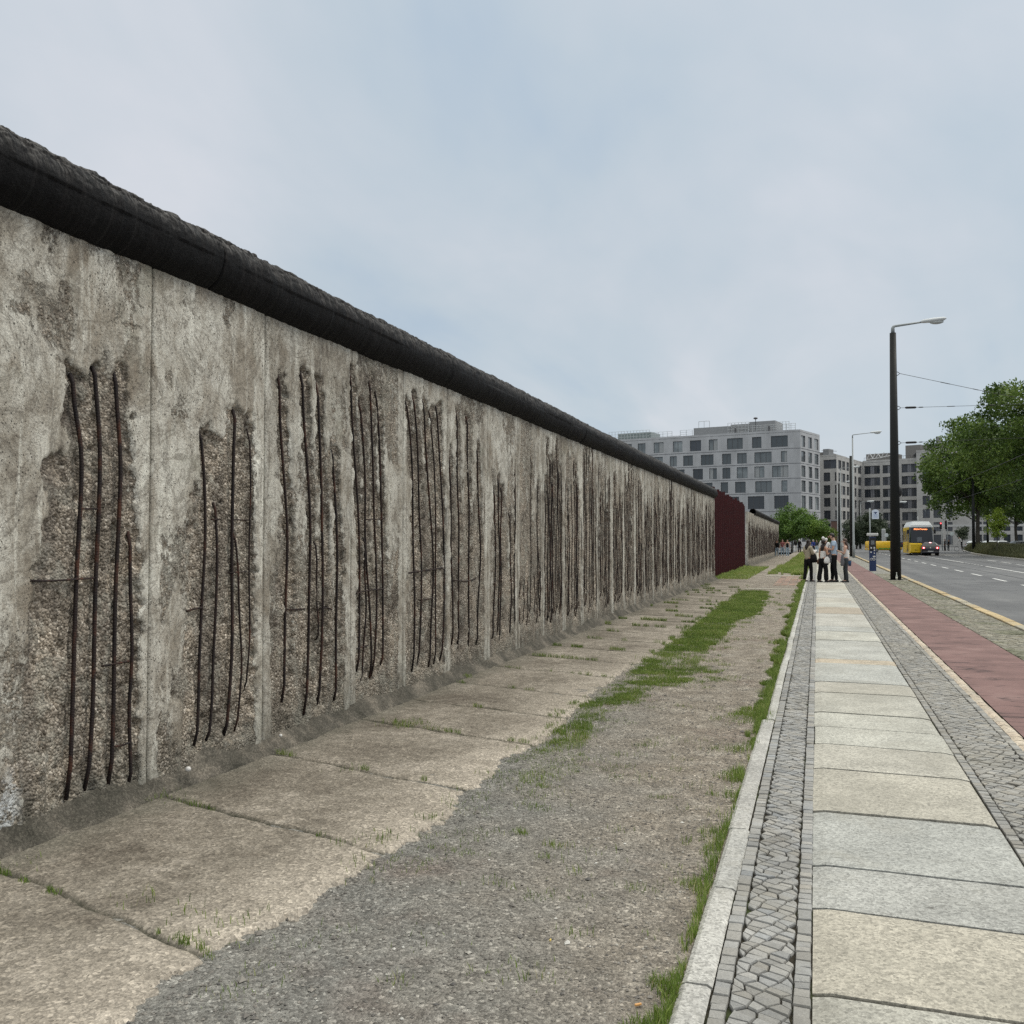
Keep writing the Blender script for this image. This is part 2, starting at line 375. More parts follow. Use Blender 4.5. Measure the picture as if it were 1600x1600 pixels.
def field_at(Y, Z, bars, fields, low, seed):
    nz = fbm(Y * 14, Z * 14, 4, 1); nf = fbm(Y * 55, Z * 55, 2, 4); nl = fbm(Y * 3.1 + seed, Z * 2.0, 3, 2)
    m = np.zeros_like(Y); grv = np.zeros_like(Y)
    for pts, r, w in bars:
        z = pts[::-1, 1]; yy = pts[::-1, 0]
        yb = np.interp(Z, z, yy)
        ww = w * (.75 + .7 * nl)
        d = np.abs(Y - (yb + w * .35)) / ww
        e = np.minimum(z[-1] + .05 - Z, Z - z[0] + .05) / .05 + (nz - .5) * 2.2
        a = np.clip((1.25 - d + (nz - .5) * 1.5) * 2.4, 0, 1) * np.clip(e, 0, 1)
        m = np.maximum(m, a)
        g = np.exp(-((Y - yb) / (r * 2.2)) ** 2) * np.clip(e, 0, 1); grv = np.maximum(grv, g)
    for P in fields:
        inside = np.zeros(Y.shape, bool); dist = np.full(Y.shape, 9.0); n = len(P)
        for i in range(n):
            (x1, y1), (x2, y2) = P[i], P[(i + 1) % n]
            c = ((y1 > Z) != (y2 > Z)) & (Y < (x2 - x1) * (Z - y1) / (y2 - y1 + 1e-9) + x1); inside ^= c
            dx, dy = x2 - x1, y2 - y1; t = np.clip(((Y - x1) * dx + (Z - y1) * dy) / (dx * dx + dy * dy), 0, 1)
            dist = np.minimum(dist, np.hypot(Y - x1 - t * dx, Z - y1 - t * dy))
        sd = np.where(inside, dist, -dist) + (nz - .5) * .13 + (fbm(Y * 5, Z * 5, 2, 3) - .5) * .12
        m = np.maximum(m, np.clip(sd / .045, 0, 1) * (.55 + .45 * np.clip(sd / .15 + (nz - .5) * 2, 0, 1)))
    wea = np.clip((fbm(Y * 2.1 + 3, Z * 1.5, 5, 0, .62) - .47) * 5.5, 0, .62)
    # lower half of the wall is hacked more widely between the bars
    lo = np.clip(((low - Z) * 1.1 + (fbm(Y * 6 + seed, Z * .9, 4, 5) - .5) * 3.2), 0, 1)
    return m, grv, np.maximum(lo, wea), nz, nf

def wall_panel(y0, y1, i, far=False, XF=XW, zt=3.16, bars=RB, fields=FIELDS, dmin=.009, par=None, name='wall_panel'):
    L = y1 - y0; ym = .5 * (y0 + y1)
    dy = min(.05, max(dmin, .0085 * (max(ym, 4) / 6.0) ** 1.5)); dz = min(.03, max(.011, .0022 * ym))
    g = .004
    ys = np.linspace(y0 + g, y1 - g, max(6, int(L / dy))); ys = np.concatenate([[ys[0]], ys, [ys[-1]]])
    zs = np.arange(.03, zt + dz * .5, dz)
    Y, Z = np.meshgrid(ys, zs, indexing='ij')
    bb = [b for b in bars if b[0][:, 0].max() > y0 - .1 and b[0][:, 0].min() < y1 + .1]
    ff = fields if ym < 8 else []
    low = (1.3, 1.2, 1.5, 1.9, 2.2, 2.3, 2.1)[i] if i < 7 else (2.1 + .9 * _T[0, i, 3])
    m, grv, lo, nz, nf = field_at(Y, Z, bb, ff, low, i * 3.7)
    ed = np.minimum(Y - y0, y1 - Y)                    # untouched mortar strip at the joints
    strip = np.clip((ed - (.055 + .05 * fbm(Z * 1.5 + i * 5, Z * 0 + i, 3, 6))) / .03 + (nz - .5) * 1.6, 0, 1) * np.clip((L / 2 + 1), 0, 1)
    lo = lo * strip
    if ym > wY(700): m = m * np.maximum(strip, .25)
    flank = np.clip(lo * .8, 0, 1)
    ex = np.maximum(m, flank)
    nc = fbm(Y * 30, Z * 24, 3, 3)
    dep = m * (.026 + .030 * (nz - .35) + .022 * (nc - .5) + .014 * (nf - .5)) + .012 * flank * (1 - m) * (1 + (nz - .5) * 2 + (nf - .5)) + grv * .012 * m
    dep = dep + (fbm(Y * 4, Z * 4, 3, 7) - .5) * .006 + (nf - .5) * .0022 * (1 - ex)
    # holes where stones fell out
    h = np.clip((vn(Y * 16, Z * 16, 5) - .86) * 9, 0, 1) * ex; dep = dep + h * .022
    jn = np.exp(-(ed / .010) ** 2); dep = dep + jn * .012
    X = XF - dep
    X[0, :] = XF - .10; X[-1, :] = XF - .10
    V = np.stack([X.ravel(), Y.ravel(), Z.ravel()], 1)
    a, b = Y.shape; idx = np.arange(a * b).reshape(a, b)
    F = np.stack([idx[:-1, :-1].ravel(), idx[1:, :-1].ravel(), idx[1:, 1:].ravel(), idx[:-1, 1:].ravel()], 1)
    # backing slab of the same panel
    mt_tone = .62 + .38 * _T[1, i % 250, 9] if i > 1 else .95
    paint = np.clip((.42 - Z) * 5, 0, 1) * np.clip((wY(45) - Y) * 12, 0, 1) if i == 0 else np.zeros_like(Y)
    nv = len(V); bk = np.array([[XF - .1, y0 + g, zs[0]], [XF - .1, y1 - g, zs[0]], [XF - .1, y1 - g, zs[-1]], [XF - .1, y0 + g, zs[-1]],
                                [XF - .15, y0 + g, zs[0]], [XF - .15, y1 - g, zs[0]], [XF - .15, y1 - g, zs[-1]], [XF - .15, y0 + g, zs[-1]]])
    V = np.concatenate([V, bk]); q = nv + np.array([[4, 5, 6, 7], [0, 4, 7, 3], [1, 2, 6, 5]]); F = np.concatenate([F, q])
    z8 = np.zeros(8)
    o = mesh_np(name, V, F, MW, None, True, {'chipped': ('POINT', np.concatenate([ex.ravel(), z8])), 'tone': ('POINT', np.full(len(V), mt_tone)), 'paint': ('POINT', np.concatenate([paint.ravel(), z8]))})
    return child(o, par)
for i in range(len(YS) - 1): wall_panel(YS[i], YS[i + 1], i, par=wall)

def tube_np(pts, r, n=8, wob=0):
    m = MB(); m.tube(pts, r, n); return m
def sm_poly(pts, n):                                   # smooth resampling
    t = np.linspace(0, 1, len(pts)); tt = np.linspace(0, 1, n)
    out = []
    for k in range(pts.shape[1]):
        out.append(np.interp(tt, t, pts[:, k]))
    o = np.array(out).T
    for _ in range(2): o[1:-1] = (o[:-2] + 2 * o[1:-1] + o[2:]) / 4
    return o
def add_bar(mb, pts, r, XF=XW, n=7):
    P = sm_poly(pts, 22)
    k = len(P); ph = P[0, 0] * 40
    dep = [XF - .006 - r * .6 - (.020 if (j == 0 or j == k - 1) else 0) + .006 * math.sin(ph + j * .5) for j in range(k)]
    mb.tube([(dep[j], P[j, 0], P[j, 1]) for j in range(k)], r, n)
RB.sort(key=lambda b: b[0][:, 0].min())
for pts, r, w in RB[:84]:
    mb = MB(); add_bar(mb, pts, r); child(mb.build('rebar', MR, None, True), wall)
mb = MB()
for pts, r, w in RB[84:]: add_bar(mb, pts, r, n=5)
o = child(mb.build('rebar_row', MR, None, True), wall); o['kind'] = 'stuff'
for pts, r in CB:
    mb = MB(); P = sm_poly(pts, 10); mb.tube([(XW - .006 - (.016 if j in (0, 9) else 0), P[j, 0], P[j, 1]) for j in range(10)], r, 6)
    child(mb.build('tie_wire', MR, None, True), wall)

def pipe_piece(y0, y1, XC, ZC, rad, par, dy, nth=72, seed=0, name='coping_pipe', open_end=False):
    ys = np.arange(y0 + .004, y1 - .003, dy); ys = np.append(ys, y1 - .004)
    th = np.linspace(0, 2 * math.pi, nth, endpoint=False)
    Y, T = np.meshgrid(ys, th, indexing='ij')
    top = np.clip(np.sin(T), 0, 1)
    ax = np.cos(T) * 2.2; ay = np.sin(T) * 2.2
    n1 = fbm(Y * 9 + seed, T * 3.2, 4, 2); ringn = fbm(Y * 22 + seed, T * .35, 2, 3); big = fbm(Y * 1.3, T * .8, 2, 5)
    edge = np.abs(((T - math.pi * .36) + math.pi) % (2 * math.pi) - math.pi)
    crust = np.clip((vn(Y * 17 + T * 3.2, T * 5, 1) * .6 + vn(Y * 34, T * 11, 3) * .4 - .52) * 6, 0, 1) * np.clip(1.5 - edge / .48, 0, 1)
    rr = rad + (n1 - .5) * .024 * (.3 + top) + (ringn - .5) * .008 + (big - .5) * .018 + (fbm(Y * 30, T * 9, 3, 4) - .5) * .016 * top - crust * .022 * (n1 + .4) + np.clip(vn(Y * 6, T * 4, 6) - .7, 0, 1) * .03 * top
    e = np.minimum(Y - y0, y1 - Y); rr = rr - np.exp(-(e / .006) ** 2) * .012
    X = XC + rr * np.cos(T); Z = ZC + rr * np.sin(T)
    a, b = Y.shape; V = np.stack([X.ravel(), Y.ravel(), Z.ravel()], 1); idx = np.arange(a * b).reshape(a, b); j2 = np.roll(idx, -1, 1)
    F = np.stack([idx[:-1].ravel(), idx[1:].ravel(), j2[1:].ravel(), j2[:-1].ravel()], 1)
    # inner bore closes the ends with a wall thickness
    k = len(V); V2 = V.copy(); V2[:, 0] = XC + (V[:, 0] - XC) * .80; V2[:, 2] = ZC + (V[:, 2] - ZC) * .80
    sel = [idx[0], idx[-1]]; Vn = np.concatenate([V, V2[sel[0]], V2[sel[1]]]); i0 = k + np.arange(b); i1 = k + b + np.arange(b)
    Fe = np.concatenate([np.stack([idx[0], np.roll(idx[0], -1), np.roll(i0, -1), i0], 1), np.stack([np.roll(idx[-1], -1), idx[-1], i1, np.roll(i1, -1)], 1), np.stack([i0, np.roll(i0, -1), np.roll(i1, -1), i1], 1)])
    o = mesh_np(name, Vn, np.concatenate([F, Fe]), MP, None, True, {'crust': ('POINT', np.concatenate([crust.ravel(), np.zeros(2 * b)]))})
    return child(o, par)
PX, PZ, PR = XW - .075, 3.30, .204
cuts = [YS[0], wY(320), wY(690), wY(905), wY(1030), Y_END]
for i in range(5):
    pipe_piece(cuts[i], cuts[i + 1], PX, PZ - [0, .004, -.003, .003, 0][i], PR, wall, [.008, .012, .02, .04, .06][i], nth=[150, 130, 96, 72, 60][i], seed=i * 7)

# sloping mortar foot of the wall
def mat_foot():
    mt, N = new_mat('mossy concrete foot'); p = pos(N)
    n = N.noise(p, 3, 6, .65); s = N.n('TexVoronoi', Vector=p, Scale=110.0, out=1)
    c = N.ramp(n, [(.32, (.050, .047, .037)), (.5, (.095, .086, .070)), (.68, (.20, .175, .142))])
    c = N.mix(.5, c, N.mix(1.0, c, N.ramp(N.n('SeparateColor', out=0, Color=s), [(0, .4), (.6, 1.1), (1, 2.1)]), 'MULTIPLY'))
    return finish(mt, N, c, .9, N.noise(p, 70, 5, .7), .7, .01, .2)
MF = mat_foot()
def foot(y0, y1, XF, par, dy=.014):
    ys = np.arange(y0, y1, dy); s = np.linspace(0, 1, 18); Y, S = np.meshgrid(ys, s, indexing='ij')
    nz = fbm(Y * 5, S * 2, 4, 2); w = .115 + .05 * (fbm(Y * 1.7, Y * 0, 3, 1) - .5) * 2; h = .125 + .06 * (fbm(Y * 2.3, Y * 0 + 4, 3, 3) - .5) * 2
    X = XF - .02 + (w + .02) * S + (nz - .5) * .012; Z = .008 + h * (1 - S) ** 1.15 + (nz - .5) * .03 + (fbm(Y * 26, S * 9, 3, 5) - .5) * .024
    Z[:, -1] -= .02
    a, b = Y.shape; V = np.stack([X.ravel(), Y.ravel(), Z.ravel()], 1); idx = np.arange(a * b).reshape(a, b)
    F = np.stack([idx[:-1, :-1].ravel(), idx[:-1, 1:].ravel(), idx[1:, 1:].ravel(), idx[1:, :-1].ravel()], 1)
    return child(mesh_np('wall_foot', V, F, MF, None, True), par)
foot(YS[0], Y_END, XW, wall)

# ---- rust-red steel rods standing in the gap
MROD = M('dark red painted steel', (.046, .0042, .005), .5, .4, 9, .3)
Y_R0, Y_R1 = Y_END + .15, wY(1167) - .1
fence = tag(empty('steel_rod_fence', (XW, Y_R0, 0)), 'row of tall dark red steel rods filling the gap between two wall sections', 'fence')
k = int((Y_R1 - Y_R0) / .30); proto_me = None
for i in range(k):
    y = Y_R0 + (Y_R1 - Y_R0) * i / (k - 1)
    mb = MB(); h = 3.50 + rb.uniform(-.06, .10) + .05 * math.sin(i * .9)
    lean = rb.uniform(-.03, .03); hw = .075
    v = []
    for z in (0, h): v.append([(XW - .15 + a + .05 * math.sin(i * 2.1), y + b + lean * z / h, z) for a, b in ((-.06, -.02), (.0, -.03), (.05, -.012), (.05, .012), (.0, .03), (-.06, .02))])
    mb.loft(v); child(mb.build('rod', MROD), fence)

# ---- the farther piece of old wall
Y2a, Y2b = wY(1169), wY(1217)
wall2 = tag(empty('border_wall', (XW, Y2a, 0)), 'short farther stretch of old wall beyond the red rods, its pipe starting late', 'wall')
n2 = int((Y2b - Y2a) / 2.4)
for i in range(n2):
    y0 = Y2a + (Y2b - Y2a) * i / n2; y1 = Y2a + (Y2b - Y2a) * (i + 1) / n2
    bars2 = [(np.array([(y0 + q, rb.uniform(2.2, 3.0)), (y0 + q + rb.uniform(-.03, .03), .4)]), .01, .07) for q in np.arange(.2, y1 - y0, .22)]
    wall_panel(y0, y1, 20 + i, XF=XW, bars=bars2, fields=[], par=wall2, dmin=.05)
    mb = MB()
    for b in bars2: add_bar(mb, b[0], .011, n=4)
    o = child(mb.build('rebar_row', MR, None, True), wall2)
pipe_piece(Y2a + 5.5, Y2b - .2, PX, PZ, PR, wall2, .3, 24, 50)
foot(Y2a, Y2b, XW, wall2, .2)
# ---------------------------------------------------------------- ground
def grid(name, xs, ys, zf, mt, attrs=None, smooth=True):
    X, Y = np.meshgrid(xs, ys, indexing='ij'); Z, at_ = zf(X, Y)
    a, b = X.shape; idx = np.arange(a * b).reshape(a, b)
    F = np.stack([idx[:-1, :-1].ravel(), idx[1:, :-1].ravel(), idx[1:, 1:].ravel(), idx[:-1, 1:].ravel()], 1)
    o = mesh_np(name, np.stack([X.ravel(), Y.ravel(), Z.ravel()], 1), F, mt, None, smooth, {k: ('POINT', v.ravel()) for k, v in at_.items()})
    return tag(o, kind='structure')
def mat_ground_base():
    mt, N = new_mat('far asphalt'); p = pos(N)
    c = N.ramp(N.noise(p, .3, 5, .6), [(.3, (.12, .12, .12)), (.7, (.19, .19, .185))])
    return finish(mt, N, c, .9)
o = mesh_np('ground', [(-900, -60, -.30), (900, -60, -.30), (900, 1800, -.30), (-900, 1800, -.30)], [[0, 1, 2, 3]], mat_ground_base()); tag(o, kind='structure')

def mat_apron():
    mt, N = new_mat('coarse concrete'); p = pos(N); e = attr(N, 'worn')
    n = N.noise(p, 1.1, 6, .62, .3); n2 = N.noise(p, 9, 5, .65)
    c = N.ramp(N.m('ADD', N.m('MULTIPLY', n, .6), N.m('MULTIPLY', n2, .4)), [(.36, (.125, .106, .084)), (.5, (.225, .197, .160)), (.63, (.345, .305, .255))])
    c = N.mix(N.m('MULTIPLY', e, .75), c, (.47, .415, .345))
    v = N.n('TexVoronoi', Vector=p, Scale=70.0, out=None); v2 = N.n('TexVoronoi', Vector=p, Scale=150.0, out=None)
    g = N.ramp(N.n('SeparateColor', out=0, Color=v.outputs['Color']), [(0, .38), (.3, .78), (.7, 1.10), (.9, 1.5), (1, 2.2)])
    g2 = N.ramp(N.n('SeparateColor', out=1, Color=v2.outputs['Color']), [(0, .55), (.6, 1.0), (1, 1.6)])
    c = N.mix(1.0, c, N.mix(.5, g, g2), 'MULTIPLY')
    darker = N.ramp(N.m('ADD', N.n('SeparateXYZ', out=0, Vector=p), N.m('MULTIPLY', N.noise(p, 2.5, 4, .6), .7)), [(0.0, 1.0), (1.0, 0.0)])
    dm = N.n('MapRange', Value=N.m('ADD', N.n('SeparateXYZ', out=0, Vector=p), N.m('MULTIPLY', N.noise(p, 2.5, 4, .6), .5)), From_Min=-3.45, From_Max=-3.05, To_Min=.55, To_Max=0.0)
    c = N.mix(dm, c, (.105, .105, .082))  # apron darker towards the wall
    c = N.mix(attr(N, 'crack'), c, (.045, .045, .032))
    h = N.m('ADD', v.outputs['Distance'], N.noise(p, 40, 5, .7))
    return finish(mt, N, c, .92, h, .55, .008, .2)
EDGE = np.array([ground(u, v)[:2] for u, v in ((150, 1640), (205, 1600), (350, 1478), (405, 1452), (432, 1443), (520, 1392), (597, 1335), (640, 1310), (716, 1275), (722, 1245), (760, 1215), (832, 1165), (872, 1140), (905, 1100), (960, 1062), (1040, 1010), (1110, 958), (1150, 925))])
EDGE = EDGE[np.argsort(EDGE[:, 1])]
def edge_x(Y): return np.interp(Y, EDGE[:, 1], EDGE[:, 0], right=-2.1) + (fbm(Y * 3.2, Y * 0, 3, 1) - .5) * .12
JY = np.array([2.2, 3.43] + [y + .02 for y in YS[1:]] + [Y_END + 1.25 * i for i in range(1, 60)])
def apron_z(X, Y):
    ex = edge_x(Y); nz = fbm(X * 9, Y * 9, 4, 2)
    near = np.abs(Y[..., None] - (JY + (fbm(X[..., None] * 2.2, JY * 3.0, 3, 4) - .5) * .12 - .29 * (X[..., None] + 3.7)))
    k = near.min(-1); ji = near.argmin(-1)
    crack = np.exp(-(k / ((.003 + .030 * fbm(X * 7, Y * 2, 3, 5) ** 1.6) * np.clip(Y / 9, 1, 3))) ** 2)
    z = .018 + .010 * (_T[2, ji % 250, 11] - .5) + (nz - .5) * .008 - crack * .020
    z = z + (X + 3.6) * -.006
    d = (ex - X) + (fbm(X * 18, Y * 18, 4, 6, .7) - .5) * .17
    z = z - sstep(.02, -.03, d) * .09
    worn = np.clip(1 - d / .55, 0, 1) * np.clip(1.4 - Y / 14, .1, 1) * (.6 + .8 * (nz - .2))
    return z, {'worn': np.clip(worn, 0, 1), 'crack': np.clip(crack * 1.3 * (.5 + 1.2 * fbm(X * 5, Y * 1, 2, 3)), 0, 1)}
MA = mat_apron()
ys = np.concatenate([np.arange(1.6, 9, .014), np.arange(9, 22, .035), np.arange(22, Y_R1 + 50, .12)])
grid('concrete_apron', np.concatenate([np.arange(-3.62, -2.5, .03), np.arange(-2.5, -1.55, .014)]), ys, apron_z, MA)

def mat_gravel():
    mt, N = new_mat('trodden gravel'); p = pos(N)
    sx = N.n('SeparateXYZ', out=None, Vector=p)
    # grey crushed stone on the wall side near the camera, brown earth elsewhere
    brown = N.m('ADD', N.n('MapRange', Value=N.m('ADD', sx.outputs[0], N.m('MULTIPLY', sx.outputs[1], .17)), From_Min=-1.1, From_Max=.35, To_Min=0.0, To_Max=1.0), N.m('MULTIPLY', N.m('SUBTRACT', N.noise(p, 1.6, 5, .6), .5), 1.6), clamp=True)
    grey = N.ramp(N.noise(p, 7, 5, .65), [(.3, (.15, .145, .132)), (.7, (.27, .26, .235))])
    br = N.ramp(N.noise(p, 5, 5, .65), [(.3, (.165, .142, .115)), (.5, (.25, .218, .178)), (.7, (.35, .315, .265))])
    c = N.mix(brown, grey, br)
    red = N.ramp(N.noise(p, .9, 4, .6), [(.56, 0.0), (.7, .5)]); c = N.mix(red, c, (.16, .115, .095))
    v = N.n('TexVoronoi', Vector=p, Scale=70.0, out=None); v2 = N.n('TexVoronoi', Vector=p, Scale=140.0, out=None)
    g = N.ramp(N.n('SeparateColor', out=0, Color=v.outputs['Color']), [(0, .32), (.3, .78), (.72, 1.15), (.92, 1.7), (1, 2.9)])
    g2 = N.ramp(N.n('SeparateColor', out=1, Color=v2.outputs['Color']), [(0, .5), (.6, 1.0), (1, 1.7)])
    c = N.mix(1.0, c, N.mix(.5, g, g2), 'MULTIPLY')
    h = N.m('ADD', N.m('SUBTRACT', N.noise(p, 60, 5, .7), v.outputs['Distance']), N.m('MULTIPLY', v2.outputs['Distance'], -.5))
    return finish(mt, N, c, .93, h, .9, .010, .2)
def grav_z(X, Y):
    z = -.006 + (fbm(X * 2.2, Y * 2.2, 4, 3) - .5) * .035 + (fbm(X * 25, Y * 25, 3, 5) - .5) * .010
    z = z - sstep(-.62, -.45, X) * .012
    return z, {}
MG = mat_gravel()
grid('gravel_path', np.arange(-2.75, -.405, .02), np.concatenate([np.arange(1.6, 9, .02), np.arange(9, 25, .05), np.arange(25, 170, .2)]), grav_z, MG)

# loose stones
def pebbles():
    n = 26000; r2 = np.random.RandomState(3)
    y = 1.7 + 10 * r2.rand(n) ** 1.6; x = -2.6 + 2.15 * r2.rand(n)
    ok = x > edge_x(y) - .02 - .35 * r2.rand(n) ** 5; x, y = x[ok], y[ok]; n = len(x)
    s = (.0022 + .0055 * r2.rand(n) ** 3) * (1 + .9 * (r2.rand(n) < .02))
    z, _ = grav_z(x, y)
    base = np.array([(1, 0, 0), (0, 1, 0), (-1, 0, 0), (0, -1, 0), (0, 0, .8), (0, 0, -.8)])
    a = r2.rand(n) * 6.28; V = np.repeat(base[None], n, 0) * (.7 + .6 * r2.rand(n, 6, 1)) * s[:, None, None]
    V[:, :, 0] *= 1.35; ca, sa = np.cos(a)[:, None], np.sin(a)[:, None]
    X = V[:, :, 0] * ca - V[:, :, 1] * sa + x[:, None]; Y = V[:, :, 0] * sa + V[:, :, 1] * ca + y[:, None]; Z = V[:, :, 2] + (z + s * .3)[:, None]
    V = np.stack([X, Y, Z], 2).reshape(-1, 3)
    f = np.array([(0, 1, 4), (1, 2, 4), (2, 3, 4), (3, 0, 4), (1, 0, 5), (2, 1, 5), (3, 2, 5), (0, 3, 5)])
    F = (f[None] + 6 * np.arange(n)[:, None, None]).reshape(-1, 3)
    t = np.repeat(np.clip(r2.normal(.42, .2, n) + .3 * (r2.rand(n) < .05), 0, 1), 6)
    mt, N = new_mat('loose stones'); c = N.ramp(attr(N, 'tone'), [(0, (.10, .095, .09)), (.45, (.22, .20, .175)), (.8, (.36, .34, .30)), (1, (.62, .60, .55))])
    finish(mt, N, c, .85)
    o = mesh_np('loose_gravel', V, F, mt, None, False, {'tone': ('POINT', t)}); tag(o, 'small loose stones scattered on the gravel strip', 'gravel', kind='stuff')
pebbles()

# ---- stone paving
def mat_granite(name, a, b, amt=.5, rough=.8, sc=150.0):
    mt, N = new_mat(name); p = pos(N); col = attr(N, 'Col', 0)
    v = N.n('TexVoronoi', Vector=p, Scale=sc, out=None); v2 = N.n('TexVoronoi', Vector=p, Scale=sc * 2.3, out=None)
    g = N.ramp(N.n('SeparateColor', out=0, Color=v.outputs['Color']), [(0, .40), (.25, .78), (.6, 1.08), (1, 1.5)])
    g2 = N.ramp(N.n('SeparateColor', out=1, Color=v2.outputs['Color']), [(0, .6), (.5, 1.0), (1, 1.35)])
    c = N.mix(amt, col, N.mix(1.0, col, N.mix(.45, g, g2), 'MULTIPLY'))
    dirt = N.ramp(N.noise(p, 1.8, 6, .65, .3), [(.35, .80), (.65, 1.08)]); c = N.mix(1.0, c, dirt, 'MULTIPLY')
    c = N.mix(N.ramp(N.n('TexVoronoi', Vector=p, Scale=2.6), [(.030, .55), (.045, 0.0)]), c, (.10, .095, .085))
    c = N.mix(N.ramp(N.noise(p, .8, 7, .72, .6), [(.50, 0.0), (.62, .38)]), c, (.26, .245, .205))
    c = N.mix(N.ramp(N.noise(p, 4.5, 6, .7), [(.58, 0.0), (.75, .35)]), c, (.20, .19, .15))
    return finish(mt, N, c, rough, N.m('ADD', N.noise(p, 90, 4, .7), N.m('MULTIPLY', N.noise(p, 12, 3, .6), .8)), .45, .006, .3)
MGR = mat_granite('granite', 0, 0, 1.0, .8, 85.0)
MCB = mat_granite('cobble stone', 0, 0, .45, .75, 200.0)
def mat_sand():
    mt, N = new_mat('joint sand with moss'); p = pos(N)
    c = N.ramp(N.noise(p, 22, 5, .7), [(.35, (.022, .020, .015)), (.6, (.048, .042, .032)), (.8, (.09, .08, .06))])
    c = N.mix(N.ramp(N.noise(p, 2.3, 5, .65), [(.52, 0.0), (.66, .75)]), c, (.045, .065, .020))
    return finish(mt, N, c, .95, N.noise(p, 120, 4, .7), .6, .006, .1)
MSAND = mat_sand()
o = mesh_np('joint_bed', [(-.44, 1.4, -.014), (3.27, 1.4, -.014), (3.27, 170, -.014), (-.44, 170, -.014)], [[0, 1, 2, 3]], MSAND); tag(o, kind='structure')

def stones(name, cells, cols, mt, h0=-.018, gap=.004, lab=None):
    """cells: (n,4,2) corner points; every stone a worn block with sloping shoulders"""
    c = np.asarray(cells); n = len(c); mid = c.mean(1, keepdims=True)
    d = c - mid; ln = np.linalg.norm(d, axis=2, keepdims=True)
    out = mid + d * np.clip(1 - gap / ln, .3, 1); top = mid + d * np.clip(1 - (gap + .0035) / ln, .25, 1)
    r2 = np.random.RandomState(n); hz = r2.normal(0, .0018, (n, 1)) + r2.normal(0, .0012, (n, 4))
    V = np.zeros((n, 13, 3)); V[:, 0:4, :2] = out; V[:, 0:4, 2] = h0; V[:, 4:8, :2] = out; V[:, 4:8, 2] = -.006 + hz; V[:, 8:12, :2] = top; V[:, 8:12, 2] = hz + .0005
    V[:, 12, :2] = mid[:, 0]; V[:, 12, 2] = hz.mean(1) + .0025
    f4 = []
    for i in range(4):
        j = (i + 1) % 4; f4 += [(i, j, j + 4, i + 4), (i + 4, j + 4, j + 8, i + 8), (i + 8, j + 8, 12, 12)]
    quads = np.array([q for q in f4 if q[2] != q[3]]); tris = np.array([(i + 8, (i + 1) % 4 + 8, 12) for i in range(4)])
    off = 13 * np.arange(n)[:, None, None]
    F = [list(x) for x in (quads[None] + off).reshape(-1, 4)] + [list(x) for x in (tris[None] + off).reshape(-1, 3)]
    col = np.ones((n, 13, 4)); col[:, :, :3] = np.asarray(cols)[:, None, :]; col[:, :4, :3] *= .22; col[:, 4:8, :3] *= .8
    o = mesh_np(name, V.reshape(-1, 3), F, mt, None, False, {'Col': ('POINT', col.reshape(-1, 4))}); return tag(o, kind='structure')
def lattice(x0, x1, y0, y1, a, b, ang, seed, jit=.16, wave=0.0):
    """diamond-laid mosaic stones clipped to a strip; corners shared so joints interlock"""
    r2 = np.random.RandomState(seed); ca, sa = math.cos(ang), math.sin(ang); out = []
    D = (y1 - y0) + (x1 - x0) + 1; ni = int(D / a) + 4; nj = int(D / b) + 4
    ox, oy = .5 * (x0 + x1), .5 * (y0 + y1)
    I, J = np.meshgrid(np.arange(-ni // 2, ni // 2 + 1), np.arange(-nj // 2, nj // 2 + 1), indexing='ij')
    U = I * a + (J % 2) * 0 + r2.normal(0, a * jit, I.shape); Vv = J * b + r2.normal(0, b * jit, I.shape)
    X = ox + U * ca - Vv * sa; Y = oy + U * sa + Vv * ca
    X = X + wave * np.sin(Y * 5.0)
    c = np.stack([np.stack([X[:-1, :-1], Y[:-1, :-1]], -1), np.stack([X[1:, :-1], Y[1:, :-1]], -1), np.stack([X[1:, 1:], Y[1:, 1:]], -1), np.stack([X[:-1, 1:], Y[:-1, 1:]], -1)], 2).reshape(-1, 4, 2)
    m = c.mean(1); ok = (m[:, 0] > x0 - a * .2) & (m[:, 0] < x1 + a * .2) & (m[:, 1] > y0) & (m[:, 1] < y1); c = c[ok]
    c[:, :, 0] = np.clip(c[:, :, 0], x0, x1)
    w = c[:, :, 0].max(1) - c[:, :, 0].min(1); hgt = c[:, :, 1].max(1) - c[:, :, 1].min(1)
    return c[(w > .02) & (hgt > .02)]
def herring(x0, x1, y0, y1, s, seed):
    """bands of diagonal stones whose direction swings from band to band, as the photo's mosaic does"""
    out = []; y = y0; k = 0; r2 = random.Random(seed)
    while y < y1:
        L = min(y1 - y, r2.uniform(.9, 1.9)) if y < 30 else y1 - y
        a = R(r2.uniform(24, 36)) if k % 2 == 0 else R(r2.uniform(-40, -26))
        if L > .05: out.append(lattice(x0, x1, y, y + L, s * 1.25, s * .86, -abs(a), seed * 91 + k, .12))
        y += L; k += 1
    return np.concatenate(out)
def row(x0, x1, y0, y1, s, seed, jit=.006):
    r2 = random.Random(seed); out = []; y = y0; w = 0
    while y < y1:
        L = s * r2.uniform(.75, 1.35); j = [r2.uniform(-jit, jit) for _ in range(4)]
        out.append([(x0 + j[0], y + j[1]), (x1 + j[2], y + j[3]), (x1 + j[2] * .5, y + L), (x0 + j[0] * .5, y + L)]); y += L
    return np.array(out)
def greys(n, seed, base=(.30, .295, .28), v=.045):
    r2 = np.random.RandomState(seed); t = r2.normal(0, v, (n, 1)); h = r2.normal(0, .006, (n, 1)) * np.array([[1, .2, -1]])
    return np.clip(np.array(base)[None] * (1 + 2.2 * t) + h, .06, .7)
YC = 46.0
